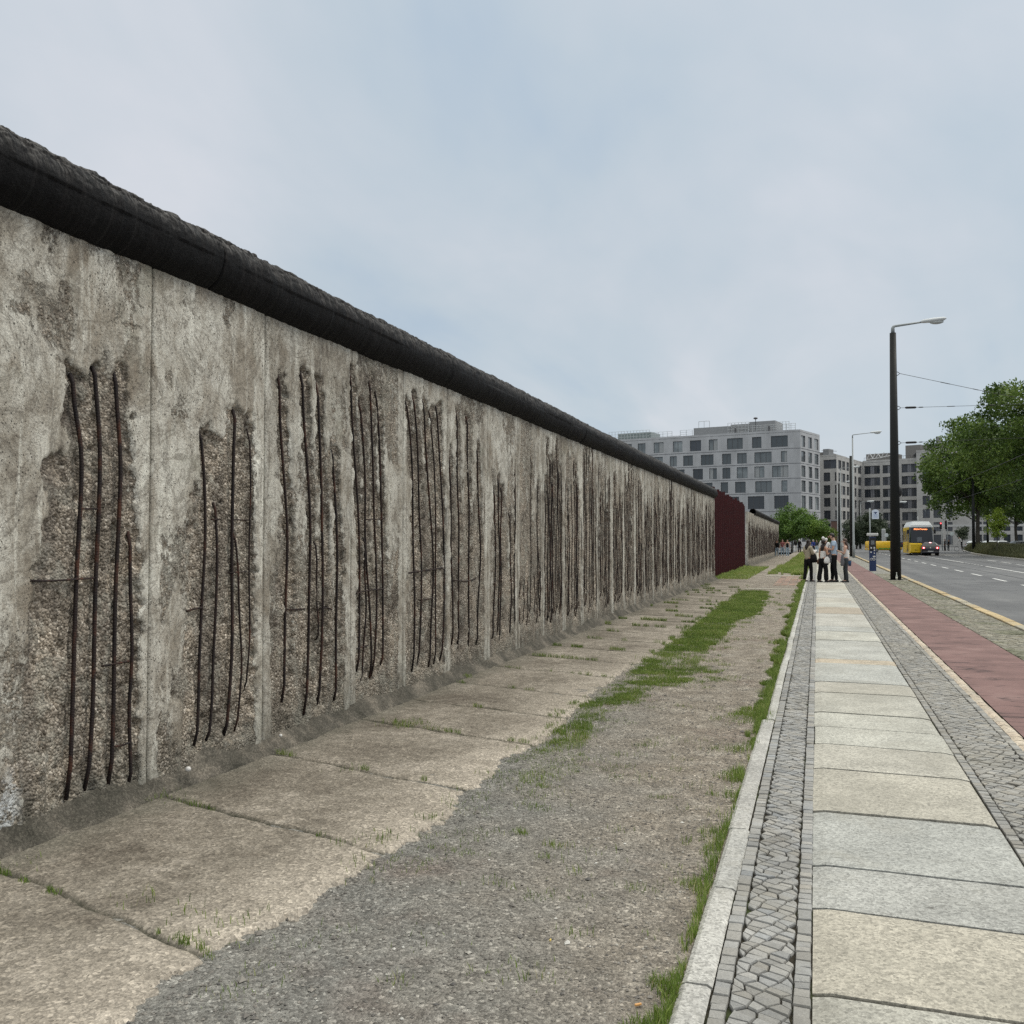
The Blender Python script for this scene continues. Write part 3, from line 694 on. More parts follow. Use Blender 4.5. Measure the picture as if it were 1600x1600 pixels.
c = np.concatenate([herring(-.286, -.089, 1.5, YC, .053, 5), row(-.345, -.286, 1.5, YC, .062, 1, .003), row(-.089, -.031, 1.5, YC, .060, 2, .003)])
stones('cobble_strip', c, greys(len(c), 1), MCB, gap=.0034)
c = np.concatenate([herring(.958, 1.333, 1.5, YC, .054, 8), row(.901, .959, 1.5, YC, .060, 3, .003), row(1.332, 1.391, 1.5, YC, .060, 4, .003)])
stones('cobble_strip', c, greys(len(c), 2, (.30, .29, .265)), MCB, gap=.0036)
c = lattice(2.45, 3.24, 1.5, YC, .085, .060, R(-32), 77, .16)
col = greys(len(c), 3, (.25, .235, .185), .10)
mm = vn(c[:, :, 0].mean(1) * 2, c[:, :, 1].mean(1) * 2, 3); g = np.clip((mm - .55) * 3, 0, .45)[:, None]; col = col * (1 - g) + g * np.array([[.12, .135, .06]])
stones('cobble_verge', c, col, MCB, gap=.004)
# beyond that the cobbles are only a texture in the photo too
def mat_farcob():
    mt, N = new_mat('distant cobbles'); p = pos(N); v = N.n('TexVoronoi', Vector=p, Scale=16.0, out=None, feature='DISTANCE_TO_EDGE')
    c = N.mix(N.ramp(v.outputs[0], [(.03, 1.0), (.10, 0.0)]), N.ramp(N.noise(p, 5, 4, .6), [(.3, (.24, .23, .20)), (.7, (.33, .32, .29))]), (.07, .07, .05))
    return finish(mt, N, c, .9)
MFC = mat_farcob()
m = MB()
for x0, x1 in ((-.345, -.03), (.905, 1.388), (2.45, 3.24)): m.box(x0, x1, YC, 170, -.02, .0)
tag(m.build('cobble_strip', MFC), kind='structure')

# big granite slabs
def slabs(name, x0, x1, joints, cols, mt=MGR, skew=.09, gap=.018, sag=.004, seed=0, nx=16, ny=6):
    V = []; F = []; C = []; r2 = random.Random(seed); sk = [r2.uniform(.2, 1.2) * skew for _ in joints]
    for i in range(len(joints) - 1):
        a0 = joints[i]; a1 = joints[i + 1]; hz = r2.uniform(-sag, sag); tl = r2.uniform(-sag, sag); b = len(V)
        us = np.linspace(0, 1, nx); vs = [0, .003] + list(np.linspace(.05, .95, ny)) + [.997, 1]
        gx = r2.uniform(-.008, .004)
        for u in us:
            for w in vs:
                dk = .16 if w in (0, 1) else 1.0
                x = x0 + .004 + gx + (x1 - x0 - .008) * u; yl = a0 + gap * .5 - sk[i] * u; yr = a1 - gap * .5 - sk[i + 1] * u
                e = (fbm(np.array(x * 14), np.array(i * 3.3 + (w > .5) * 7), 3, 2) - .5) * .012
                y = yl + (yr - yl) * w + (e if w < .2 or w > .8 else 0) * (abs(w - .5) * 2) ** 3
                z = .002 + hz + tl * (w - .5) + (.0015 * float(vn(x * 3, y * 3, 4)))
                if w in (0, 1): z -= .022
                if u in (0, 1): z -= .010
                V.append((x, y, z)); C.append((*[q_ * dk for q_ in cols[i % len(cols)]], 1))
        k = len(vs)
        for p in range(nx - 1):
            for q in range(k - 1): F.append([b + p * k + q, b + (p + 1) * k + q, b + (p + 1) * k + q + 1, b + p * k + q + 1])
    return tag(mesh_np(name, V, F, mt, None, False, {'Col': ('POINT', np.array(C))}), kind='structure')
jv = [1760, 1550, 1417, 1350, 1266, 1199, 1160, 1133, 1111, 1080.5, 1064, 1034.6, 1028, 999, 985, 978, 958, 948, 941, 933, 926, 920, 914, 909]
JS = [ground(1262, v)[1] for v in jv]; JS[0] = 1.45
while JS[-1] < 46: JS.append(JS[-1] + random.Random(len(JS)).uniform(.7, 1.5))
beige, tan, blue, pale, warm = (.40, .375, .315), (.42, .36, .27), (.345, .35, .335), (.46, .455, .405), (.43, .41, .355)
SC = [(.38, .37, .325), (.42, .385, .315), blue, (.35, .36, .345), beige, warm, pale, pale, (.43, .42, .37), warm, (.40, .41, .39), (.46, .38, .28), (.41, .415, .39), pale, (.41, .42, .40), (.45, .44, .40), (.36, .30, .23), pale, warm, (.46, .455, .42), pale, beige, warm, pale]
while len(SC) < len(JS): SC.append(random.Random(len(SC) * 3).choice([pale, warm, beige, (.45, .45, .42)]))
SC = [tuple(.72 * q_ + .28 * w_ for q_, w_ in zip(c_, (.40, .385, .335))) for c_ in SC]
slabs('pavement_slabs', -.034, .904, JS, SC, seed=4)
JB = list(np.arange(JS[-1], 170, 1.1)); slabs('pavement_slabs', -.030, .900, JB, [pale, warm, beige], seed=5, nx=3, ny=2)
# kerb of long granite stones on the left (with its small jog), pale edging strip, yellow kerb
kj = [1.4]; rk = random.Random(5)
for v in (1540, 1385, 1290, 1118): kj.append(ground(1100, v)[1])
yk = kj[-1]
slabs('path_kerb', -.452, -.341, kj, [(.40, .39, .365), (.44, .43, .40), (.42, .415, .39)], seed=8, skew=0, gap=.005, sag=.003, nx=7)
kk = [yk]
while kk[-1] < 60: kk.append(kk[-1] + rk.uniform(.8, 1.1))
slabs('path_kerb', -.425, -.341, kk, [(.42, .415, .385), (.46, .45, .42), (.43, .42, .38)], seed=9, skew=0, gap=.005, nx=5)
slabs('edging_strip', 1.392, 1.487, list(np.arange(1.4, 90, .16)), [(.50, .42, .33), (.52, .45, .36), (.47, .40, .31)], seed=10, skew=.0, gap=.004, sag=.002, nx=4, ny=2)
m = MB(); m.box(-.425, -.347, 60, 170, -.1, .0); m.box(1.392, 1.487, 90, 170, -.1, .0)
tag(m.build('path_kerb', M('plain kerb stone', (.46, .43, .36), .8)), kind='structure')
def mat_red():
    mt, N = new_mat('red cycle path'); p = pos(N); s = N.n('SeparateXYZ', out=None, Vector=p)
    c = N.ramp(N.noise(p, 1.4, 6, .6), [(.3, (.14, .085, .078)), (.55, (.195, .118, .108)), (.75, (.26, .17, .155))])
    c = N.mix(1.0, c, N.ramp(N.noise(p, 160, 3, .7), [(.3, .72), (.7, 1.3)]), 'MULTIPLY')
    # transverse cracks
    cv = N.n('CombineXYZ', X=N.m('MULTIPLY', s.outputs[0], .55), Y=N.m('MULTIPLY', s.outputs[1], 2.6))
    w = N.m('ABSOLUTE', N.m('SUBTRACT', N.noise(cv, 1.0, 6, .55, .5), .5))
    cm = N.m('MULTIPLY', N.ramp(w, [(.0, .95), (.008, .7), (.02, 0.0)]), N.ramp(N.noise(p, 1.6, 3, .6), [(.42, 0.0), (.58, 1.0)]))
    c = N.mix(cm, c, (.045, .03, .03))
    return finish(mt, N, c, .85, N.m('SUBTRACT', N.noise(p, 120, 3, .7), cm), .4, .006, .3)
MRED = mat_red()
grid('cycle_path', np.linspace(1.491, 2.445, 14), np.concatenate([np.arange(1.4, 30, .12), np.arange(30, 171, 3.0)]), lambda X, Y: (-.002 + (fbm(X * 1.5, Y * 1.5, 2, 2) - .5) * .006, {}), MRED)
def kerbx(y): return 3.25 + .0022 * max(0, y - 8)
kx = np.arange(1.4, 140, .95); V = []; F = []; C = []
for i, y in enumerate(kx[:-1]):
    b = len(V); y0, y1 = y + .004, kx[i + 1] - .004; x0, x1 = kerbx(y0), kerbx(y0) + .20; cc = random.Random(i).choice([(.46, .35, .19), (.50, .39, .22), (.42, .34, .21), (.40, .36, .27)])
    hz = random.Random(i + 99).uniform(-.006, .006)
    prof = [(x0, -.05), (x0, .008 + hz), (x0 + .01, .016 + hz), (x1 - .02, .016 + hz), (x1, -.002 + hz), (x1 + .008, -.16)]
    for yy in (y0, y1): V += [(a, yy, z) for a, z in prof]; C += [(*cc, 1)] * 6
    F += [[b + k, b + k + 1, b + k + 7, b + k + 6] for k in range(5)] + [[b, b + 6 - 0 - 0, b + 6][:0] or [b + 5, b + 4, b + 3, b + 2, b + 1, b]]
    F += [[b + 6, b + 7, b + 8, b + 9, b + 10, b + 11]]
tag(mesh_np('road_kerb', V, F, MGR, None, False, {'Col': ('POINT', np.array(C))}), kind='structure')

# ---- the road
def mat_road():
    mt, N = new_mat('asphalt'); p = pos(N); s = N.n('SeparateXYZ', out=None, Vector=p)
    wheel = N.noise(N.sc(p, (1.1, .03, 1)), 1.0, 3, .5)
    c = N.ramp(N.m('ADD', N.m('MULTIPLY', N.noise(p, .5, 6, .6), .5), N.m('MULTIPLY', wheel, .5)), [(.36, (.080, .081, .084)), (.50, (.110, .111, .114)), (.64, (.150, .150, .150))])
    c = N.mix(1.0, c, N.ramp(N.noise(p, 90, 3, .75), [(.3, .65), (.7, 1.4)]), 'MULTIPLY')
    seam = N.ramp(N.m('ABSOLUTE', N.m('SUBTRACT', N.noise(N.sc(p, (.5, .15, 1)), 1.0, 4, .5), .5)), [(0, .5), (.006, 0.0)])
    c = N.mix(seam, c, (.04, .04, .04))
    c = N.mix(N.ramp(N.noise(N.sc(p, (.35, .12, 1)), 1.0, 2, .4, .2), [(.58, 0.0), (.60, .35)]), c, (.075, .075, .078))
    return finish(mt, N, c, .78, N.noise(p, 160, 3, .7), .4, .006, .35)
MROAD = mat_road(); RZ = -.085
grid('road', np.concatenate([[3.44], np.linspace(4.5, 60, 12)]), np.concatenate([np.arange(-6, 60, 6.0), np.arange(60, 300, 20.0)]), lambda X, Y: (RZ + (X - 3.44) * .0001, {}), MROAD)
m = MB(); m.quad((-40, 128, RZ + .004), (3.3, 128, RZ + .004), (3.3, 290, RZ + .004), (-40, 290, RZ + .004))   # side street beyond the pavement
o = m.build('road', MROAD); tag(o, kind='structure')
MWL = M('worn white road paint', (.58, .58, .56), .7, .25, 8); MRAIL = M('tram rail steel', (.035, .035, .038), .45, .3, 4)
def gp(u, v): q = ground(u, v, RZ); return q[0], q[1]
def strip(mb, x0, y0, x1, y1, w, z=RZ + .006):
    d = Vector((x1 - x0, y1 - y0, 0)).normalized(); n = Vector((-d.y, d.x, 0)) * w / 2
    mb.quad((x0 - n.x, y0 - n.y, z), (x0 + n.x, y0 + n.y, z), (x1 + n.x, y1 + n.y, z), (x1 - n.x, y1 - n.y, z))
m = MB()
XD = 6.72
for k in range(18):                                    # lane dashes
    y = gp(1597, 920)[1] + 6.0 * (k - 2); strip(m, XD + .006 * y, y, XD + .006 * (y + 3), y + 3.0, .13)
q = [gp(1640, 902), gp(1600, 895.5), gp(1540, 885)]; strip(m, *q[0], *q[2], .14)
a = gp(1536, 884.3); b = gp(1507, 879.2)
for k in range(6):
    t0, t1 = (k + .2) / 6, (k + .6) / 6; strip(m, a[0] + (b[0] - a[0]) * t0, a[1] + (b[1] - a[1]) * t0, a[0] + (b[0] - a[0]) * t1, a[1] + (b[1] - a[1]) * t1, .13)
strip(m, *gp(1506, 879), *gp(1431, 867.3), .14)
for uv in (((1475, 867.5), (1500, 870)), ((1543, 875.5), (1556, 877)), ((1564, 878.3), (1580, 880.3)), ((1588, 882), (1612, 885))): strip(m, *gp(*uv[0]), *gp(*uv[1]), .13)
tag(m.build('road_marking', MWL), kind='structure')
m = MB()
for x in (7.75, 9.18, 11.0, 12.43):
    for w0, w1 in ((x, x + .065),):
        m.quad((w0, -5, RZ + .005), (w1, -5, RZ + .005), (w1 + .9, 140, RZ + .005), (w0 + .9, 140, RZ + .005))
tag(m.build('tram_rails', MRAIL), kind='structure')
# little patches of other paving
c = row(-1.25, -.95, 33.5, 42, .24, 41); c = np.concatenate([row(-1.42 + .24 * k, -1.20 + .24 * k, 33 + .1 * k, 42, .24, 41 + k, .004) for k in range(4)])
c2 = c.copy()
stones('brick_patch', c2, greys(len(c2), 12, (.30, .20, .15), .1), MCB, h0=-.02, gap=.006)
m = MB(); m.box(-3.6, -.47, 30.2, 30.55, -.03, .006, 0, .0); m.box(-3.5, -.47, 41.6, 42.1, -.03, .006)
tag(m.build('stone_band', M('stone band', (.36, .34, .28), .85)), kind='structure')

# ---------------------------------------------------------------- grass
def mat_grass():
    mt, N = new_mat('grass blades'); t = attr(N, 'tone')
    c = N.ramp(t, [(0, (.045, .080, .014)), (.35, (.13, .200, .032)), (.7, (.23, .310, .060)), (.9, (.34, .36, .12)), (1, (.50, .44, .24))])
    b = mt.node_tree.nodes.new('ShaderNodeBsdfPrincipled'); tr = mt.node_tree.nodes.new('ShaderNodeBsdfTranslucent'); mx = mt.node_tree.nodes.new('ShaderNodeMixShader'); o = mt.node_tree.nodes.new('ShaderNodeOutputMaterial'); L = mt.node_tree.links
    L.new(c, b.inputs['Base Color']); b.inputs['Roughness'].default_value = .6; L.new(c, tr.inputs[0]); mx.inputs[0].default_value = .25
    L.new(b.outputs[0], mx.inputs[1]); L.new(tr.outputs[0], mx.inputs[2]); L.new(mx.outputs[0], o.inputs[0]); return mt
MGS = mat_grass()
def blades(name, x, y, z, h, w, tone, label, lean=.6, seed=0, mt=None):
    r2 = np.random.RandomState(seed); n = len(x); a = r2.rand(n) * 6.283; ln = lean * r2.rand(n) * h; b = r2.rand(n) * 6.283
    dx, dy = np.cos(a) * w, np.sin(a) * w; lx, ly = np.cos(b) * ln, np.sin(b) * ln
    V = np.zeros((n, 5, 3))
    V[:, 0] = np.stack([x - dx, y - dy, z], 1); V[:, 1] = np.stack([x + dx, y + dy, z], 1)
    V[:, 2] = np.stack([x + dx * .8 + lx * .35, y + dy * .8 + ly * .35, z + h * .6], 1); V[:, 3] = np.stack([x - dx * .8 + lx * .35, y - dy * .8 + ly * .35, z + h * .6], 1)
    V[:, 4] = np.stack([x + lx, y + ly, z + h], 1)
    o = 5 * np.arange(n)[:, None]; F = np.concatenate([o + [[0, 1, 2]], o + [[0, 2, 3]], o + [[3, 2, 4]]])
    ob = mesh_np(name, V.reshape(-1, 3), F, mt or MGS, None, False, {'tone': ('POINT', np.repeat(tone, 5))}); return tag(ob, label, 'grass', kind='stuff')
def gpoly(*uv): return np.array([ground(u, v)[:2] for u, v in uv])
def inpoly(P, x, y):
    ins = np.zeros(x.shape, bool); n = len(P)
    for i in range(n):
        (x1, y1), (x2, y2) = P[i], P[(i + 1) % n]; ins ^= ((y1 > y) != (y2 > y)) & (x < (x2 - x1) * (y - y1) / (y2 - y1 + 1e-12) + x1)
    return ins
PATCH = [gpoly((850, 1168), (870, 1140), (900, 1108), (960, 1072), (1020, 1030), (1080, 985), (1130, 945), (1160, 924), (1196, 924), (1192, 936), (1180, 960), (1150, 972), (1105, 1010), (1090, 1035), (1075, 1065), (1020, 1073), (990, 1095), (940, 1110), (925, 1150), (900, 1170)),
         gpoly((784, 1220), (835, 1176), (880, 1172), (925, 1188), (890, 1212), (835, 1230))]
def ell(u, v, a, b):
    return gpoly(*[(u + a * math.cos(t), v + b * math.sin(t)) for t in np.linspace(0, 6.28, 12, endpoint=False)])
SMALL = [ell(*e) for e in ((835, 1252, 30, 7), (640, 1343, 32, 8), (375, 1455, 48, 12), (765, 1309, 12, 5), (950, 1198, 28, 6), (940, 1216, 20, 5), (1168, 1117, 34, 13), (1100, 1048, 25, 3), (285, 1431, 16, 4), (215, 1413, 15, 5), (745, 1235, 12, 4), (410, 1516, 15, 5), (12, 1361, 16, 6), (585, 1317, 26, 4), (722, 1300, 8, 3), (495, 1463, 14, 4), (1008, 1162, 10, 4), (610, 1345, 12, 4), (1142, 1168, 26, 5), (1080, 1045, 30, 3), (1120, 1062, 22, 3), (270, 1205, 10, 3), (720, 1058, 14, 4), (735, 1240, 10, 3), (255, 1249, 12, 3), (560, 1205, 30, 3), (640, 1135, 24, 2.5))]
def grass():
    r2 = np.random.RandomState(21); xs = []; ys_ = []; dens = []
    for P, dn in [(p, 6800) for p in PATCH] + [(p, 4600) for p in SMALL]:
        lo = P.min(0) - .12; hi = P.max(0) + .12; A = (hi - lo).prod(); n = int(A * dn * 2.2)
        x = lo[0] + r2.rand(n) * (hi[0] - lo[0]); y = lo[1] + r2.rand(n) * (hi[1] - lo[1])
        jx = (fbm(x * 7, y * 7, 3, 1) - .5) * .28; jy = (fbm(x * 7, y * 7, 3, 4) - .5) * .28
        jr = r2.normal(0, .045, (2, n)); ok = inpoly(P, x + jx * 1.3 + jr[0], y + jy * 1.3 + jr[1] * 1.5) & (r2.rand(n) < np.clip((fbm(x * 6, y * 6, 4, 6, .65) - .30) * 4.5, .06, 1) * np.clip((fbm(x * 1.9 + 3, y * 1.1, 3, 0) - .33) * 7, .25, 1)); xs.append(x[ok]); ys_.append(y[ok])
    for jy in JY[:26]:                                  # weeds rooted in the slab joints
        k_ = int(700 * rs.rand() + 250); xx = -3.6 + 1.6 * r2.rand(k_); yy = jy - .29 * (xx + 3.7) + r2.normal(0, .012, k_)
        ok = (fbm(xx * 5 + jy * 3, xx * 0 + jy, 3, 2) > .56) & (xx < edge_x(yy) + .02); xs.append(xx[ok]); ys_.append(yy[ok])
    for k in range(170):                                # stray tufts on the gravel
        cy = 2.2 + 26 * r2.rand() ** 1.3; cx = -2.0 + 1.45 * r2.rand() ** (1.6 if cy > 5 else 1); k_ = r2.randint(6, 60); q_ = .015 + .05 * r2.rand()
        xs.append(cx + r2.normal(0, q_ * 1.6, k_)); ys_.append(cy + r2.normal(0, q_, k_))
    n = 150000                                          # tufts along the path kerb
    y = 1.8 + 60 * r2.rand(n) ** 1.5; wd = (.05 + .30 * fbm(y * .9, y * 0 + 2, 3, 2) ** 1.6 + .04 * np.clip(y / 30, 0, 1)); t = r2.rand(n)
    x = np.where(y > yk, -.43, -.455) - wd * t ** 1.3
    ok = r2.rand(n) < np.clip((fbm(x * 5, y * 3.2, 4, 5, .65) - .37 - .24 * t) * 7, 0, 1) * (.45 + .55 * (y > 7)); xs.append(x[ok]); ys_.append(y[ok])
    x = np.concatenate(xs); y = np.concatenate(ys_); n = len(x); nf = fbm(x * 3, y * 3, 3, 2); big = np.clip(y / 12, .6, 2.0)
    kerbside = np.clip((x + .62) * 8, 0, 1)
    h = (.014 + .030 * r2.rand(n) ** 1.5 + .030 * nf) * (1 + .5 * kerbside) * np.clip(big, .8, 1.3); w = .0015 * big + .0008
    tone = np.clip(.15 + .55 * nf + r2.normal(0, .13, n) + .40 * (r2.rand(n) < .12), 0, 1)
    z = np.where(x < edge_x(y) - .03, .012, -.018)
    blades('grass', x, y, z, h, w, tone, 'low green grass in patches between the gravel and the concrete slabs and along the path kerb')
    # far strip
    n = 60000; y = 43 + 90 * r2.rand(n) ** 1.4; x = np.where(r2.rand(n) < .5, -2.1 + 1.1 * r2.rand(n), -.46 - .5 * r2.rand(n)); x2 = np.where(y > 60, -1.9 + 1.45 * r2.rand(n), x)
    ok = (x2 < -.44) & (fbm(x2 * 1.5, y * .5, 3, 5) > .44); x, y = x2[ok], y[ok]; n = len(x)
    n3 = 9000; yb = Y_R0 + (Y_R1 - Y_R0) * r2.rand(n3); xb = XW - .1 + 1.3 * r2.rand(n3) ** 1.6; xb = xb - 0
    x = np.concatenate([x, xb]); y = np.concatenate([y, yb]); n = len(x); nf = fbm(x * 1.3, y * .6, 3, 2)
    blades('grass', x, y, np.full(n, -.01), .05 + .11 * r2.rand(n) * nf * 2, np.full(n, .007), np.clip(.35 + .6 * nf + r2.normal(0, .12, n), 0, 1), 'pale long grass in strips beside the farther path and at the foot of the red rods', seed=3)
grass()
# turf below the patches so that the soil between blades is not bare
# ---------------------------------------------------------------- buildings
def mat_facade(name, a, b, pw, ph, joint=.75):
    mt, N = new_mat(name); p = N.n('TexCoord', out=3); uv = attr(N, 'fuv', 1)
    br = N.n('TexBrick', out=None, Vector=uv, Scale=1.0, Mortar_Size=.012, Brick_Width=pw, Row_Height=ph, Color1=(*a, 1), Color2=(*b, 1), Mortar=(*[x * joint for x in a], 1))
    c = N.mix(1.0, br.outputs[0], N.ramp(N.noise(N.sc(uv, (1, .35, 1)), .5, 6, .6), [(.3, .84), (.7, 1.10)]), 'MULTIPLY')
    return finish(mt, N, c, .8, None, spec=.3)
def mat_glass(name, a, b):
    mt, N = new_mat(name); oi = N.n('ObjectInfo', out=None); p = N.n('TexCoord', out=3)
    c = N.mix(N.ramp(oi.outputs['Random'], [(.3, 0.0), (.9, 1.0)]), a, b)
    c = N.mix(N.ramp(N.noise(p, .45, 3, .5), [(.45, 0.0), (.6, .5)]), c, a)
    return finish(mt, N, c, .06, None, spec=.6)
MGL_W = mat_glass('window glass', (.06, .072, .08), (.26, .29, .30)); MGL_D = mat_glass('dark window glass', (.028, .034, .042), (.085, .095, .115))  # paler window glass colour stands in for reflected sky
MFRAME = M('window frame', (.10, .10, .105), .5, .1, 3)
MFRAMEL = M('pale shutter panel', (.20, .205, .225), .55, .1, 3)
NW = [0]
class Facade:
    """a wall from P0 to P1 (plan points, street on its right-hand side) with real openings"""
    def __init__(s, P0, P1, parent, mt, z0=0.0):
        s.P0 = Vector((P0[0], P0[1], 0)); d = Vector((P1[0], P1[1], 0)) - s.P0; s.L = d.length; s.d = d.normalized(); s.n = Vector((s.d.y, -s.d.x, 0)); s.par = parent; s.mt = mt; s.ops = []; s.z0 = z0
    def pt(s, a, z, off=0.0): return s.P0 + s.d * a + s.n * off + Vector((0, 0, z))
    def su(s, u):                                      # distance along the wall where picture column u meets it
        r = Vector((CT * (u - 800) / FPX - ST, ST * (u - 800) / FPX + CT)); P = s.P0.xy; D = s.d.xy
        den = r.x * D.y - r.y * D.x
        return (P.y * r.x - P.x * r.y) / -den if False else ((P.x * r.y - P.y * r.x) / den)
    def op(s, a, b, z0, z1, kind='w', mull=None): s.ops.append((max(.05, a), min(s.L - .05, b), z0, z1, kind, mull)); return s
    def build(s, ztop, groove=()):
        ops = [o for o in s.ops if o[1] - o[0] > .25]
        xs = sorted({0.0, s.L, *[o[0] for o in ops], *[o[1] for o in ops]}); zs = sorted({s.z0, ztop, *[o[2] for o in ops], *[o[3] for o in ops]})
        V = []; F = []; UV = []
        def q(pts, uv):
            b = len(V); V.extend(pts); UV.extend(uv); F.append([b, b + 1, b + 2, b + 3])
        for i in range(len(xs) - 1):
            run = None
            for j in range(len(zs) - 1):
                xm, zm = .5 * (xs[i] + xs[i + 1]), .5 * (zs[j] + zs[j + 1])
                solid = not any(o[0] < xm < o[1] and o[2] < zm < o[3] for o in ops)
                if solid: run = (run[0] if run else zs[j], zs[j + 1])
                if run and (not solid or j == len(zs) - 2):
                    a, b = run; q([s.pt(xs[i], a), s.pt(xs[i + 1], a), s.pt(xs[i + 1], b), s.pt(xs[i], b)], [(xs[i], a, 0), (xs[i + 1], a, 0), (xs[i + 1], b, 0), (xs[i], b, 0)]); run = None
        dp = -.38
        for a, b, c, d, k, m in ops:
            for e in (((a, c), (a, d)), ((b, d), (b, c)), ((a, d), (b, d)), ((b, c), (a, c))):
                (x0, z0), (x1, z1) = e; q([s.pt(x0, z0), s.pt(x1, z1), s.pt(x1, z1, dp), s.pt(x0, z0, dp)], [(x0, z0, 0), (x1, z1, 0), (x1 + .3, z1, 0), (x0 + .3, z0, 0)])
        o = mesh_np('wall', V, F, s.mt, s.par, False, {}); at_ = o.data.attributes.new('fuv', 'FLOAT_VECTOR', 'POINT'); at_.data.foreach_set('vector', np.array(UV, np.float32).ravel())
        for a, b, c, d, k, m in ops: s.window(a, b, c, d, k, m)
        for z in groove:                               # dark strip painted in for the shaded groove between storeys
            m = MB(); P = [s.pt(0, z, .03), s.pt(s.L, z, .03), s.pt(s.L, z, -.02), s.pt(0, z, -.02)]
            m.loft([[tuple(p) for p in P], [tuple(p + Vector((0, 0, .09))) for p in P]]); m.build('groove_shadow_strip', MFRAME, s.par)
        return s
    def window(s, a, b, c, d, k, mull):
        NW[0] += 1
        ofs = -.26; W = b - a; n = mull or max(1, int(round(W / 1.15))); fr = MB(); t = .07
        def bx(x0, x1, z0, z1, o0, o1, mi=0):
            p = [s.pt(x0, z0, o0), s.pt(x1, z0, o0), s.pt(x1, z0, o1), s.pt(x0, z0, o1)]; r = [tuple(v) for v in p]; r2 = [tuple(v + Vector((0, 0, z1 - z0))) for v in p]; fr.loft([r, r2], mi)
        bx(a, b, c, c + t, ofs, ofs + .1); bx(a, b, d - t, d, ofs, ofs + .1); bx(a, a + t, c + t, d - t, ofs, ofs + .1); bx(b - t, b, c + t, d - t, ofs, ofs + .1)
        rr = random.Random(int(a * 31 + c * 17 + NW[0]))
        for i in range(1, n): x = a + W * i / n; bx(x - .035, x + .035, c + t, d - t, ofs, ofs + .08)
        if k == 's':                                   # grey shutter leaf in the middle
            x = a + W * (.38 if n > 2 else .62); bx(x, x + W * (.24 if n > 2 else .33), c + t, d - t, ofs - .01, ofs + .06, 1)
        if k == 'r': bx(a, b, c + .95, c + 1.0, -.06, -.02)
        f = fr.build('window', [MFRAME, MFRAMEL], s.par)
        pn = MB(); pn.quad(*[tuple(s.pt(x, z, ofs + .02)) for x, z in ((a, c), (b, c), (b, d), (a, d))]); pn.build('pane', MGL_D if k in 'sd' else MGL_W, f)
        if k == 'w' and rr.random() < .35:
            cu = MB(); x = a + t + (0 if rr.random() < .5 else W * .5); cu.quad(*[tuple(s.pt(xx, zz, ofs + .025)) for xx, zz in ((x, c + t), (min(b - t, x + W * .45), c + t), (min(b - t, x + W * .45), d - t), (x, d - t))]); cu.build('curtain', M('pale curtain', (.30, .31, .31), .3, .08, 3, .6), f)

# --- the pale stone office block behind the wall
MST = mat_facade('pale stone cladding', (.41, .415, .425), (.44, .445, .455), 1.9, 3.3)
MSG = M('grey roof sheet', (.22, .225, .23), .7, .1, 1)
wb = tag(empty('office_building', at(1250, 205)), 'pale grey stone office block with many large windows standing behind the wall', 'building')
def put(o): return o
A, B1, B2, C_ = at(930, 232), at(1236, 208), at(1252, 207.5), at(1282, 218)
ORG = Vector(wb.location)
for P in (A, B1, B2, C_): P -= ORG
class FW(Facade):
    def su(s, u):
        r = Vector((CT * (u - 800) / FPX - ST, ST * (u - 800) / FPX + CT)); P = (s.P0 + s.org).xy; D = s.d.xy
        den = D.x * r.y - D.y * r.x
        return (P.y * r.x - P.x * r.y) / den
    def ops_u(s, u0, u1, z0, z1, kind='w', mull=None):
        a, b = s.su(u0), s.su(u1)
        return s.op(min(a, b), max(a, b), z0, z1, kind, mull)
def fac(P0, P1, par, mt, z0=0.0):
    f = FW(P0, P1, par, mt, z0); f.org = Vector(par.location); f.org.z = 0; return f
ZL = [7.9, 11.9, 15.15, 18.45, 21.75]
rows = {5: [(1222, 1328), (1104, 1163), (947, 1046), (833, 888), (715, 785), (608, 668), (488, 550), (388, 436), (300, 350), (220, 270)],
        4: [(1285, 1323), (1118, 1226), (1010, 1070), (916, 972), (783, 862), (672, 733), (588, 632), (480, 545), (380, 440)],
        3: [(1228, 1330), (1118, 1180), (1007, 1075), (917, 967), (835, 882), (733, 795), (610, 680), (520, 575)],
        2: [(1286, 1323), (1122, 1226), (996, 1062), (906, 952), (780, 855), (690, 735)],
        1: [(1240, 1330), (1075, 1178), (960, 1020), (860, 920)]}
F1 = fac(A, B1, wb, MST); F2 = fac(B1, B2, wb, MST); F3 = fac(B2, C_, wb, MST)
zr = {1: (8.5, 11.4), 2: (12.25, 14.75), 3: (15.55, 18.05), 4: (18.85, 21.25), 5: (22.2, 24.7)}
for r, lst in rows.items():
    z0, z1 = zr[r]
    for a, b in lst:
        F1.ops_u(900 + a / 4, 900 + b / 4, z0, z1, 'd' if r == 1 or (r, a) in ((5, 715), (3, 733)) else 'w')
    for a, b in ((1412, 1438), (1457, 1480), (1495, 1520)): F3.ops_u(900 + a / 4, 900 + b / 4, z0, z1, 'w', 1)
for a, b in ((1412, 1438), (1457, 1480), (1495, 1520)): F3.ops_u(900 + a / 4, 900 + b / 4, 1.2, 5.2, 'd', 1)
for a, b in ((1240, 1330), (1075, 1178)): F1.ops_u(900 + a / 4, 900 + b / 4, 1.0, 5.6, 'd')
for f in (F1, F2, F3): f.build(25.9, ZL)
m = MB()
back = [A + Vector((-6, 34, 0)), C_ + Vector((-6, 30, 0))]
ring = [A, B1, B2, C_, back[1], back[0]]
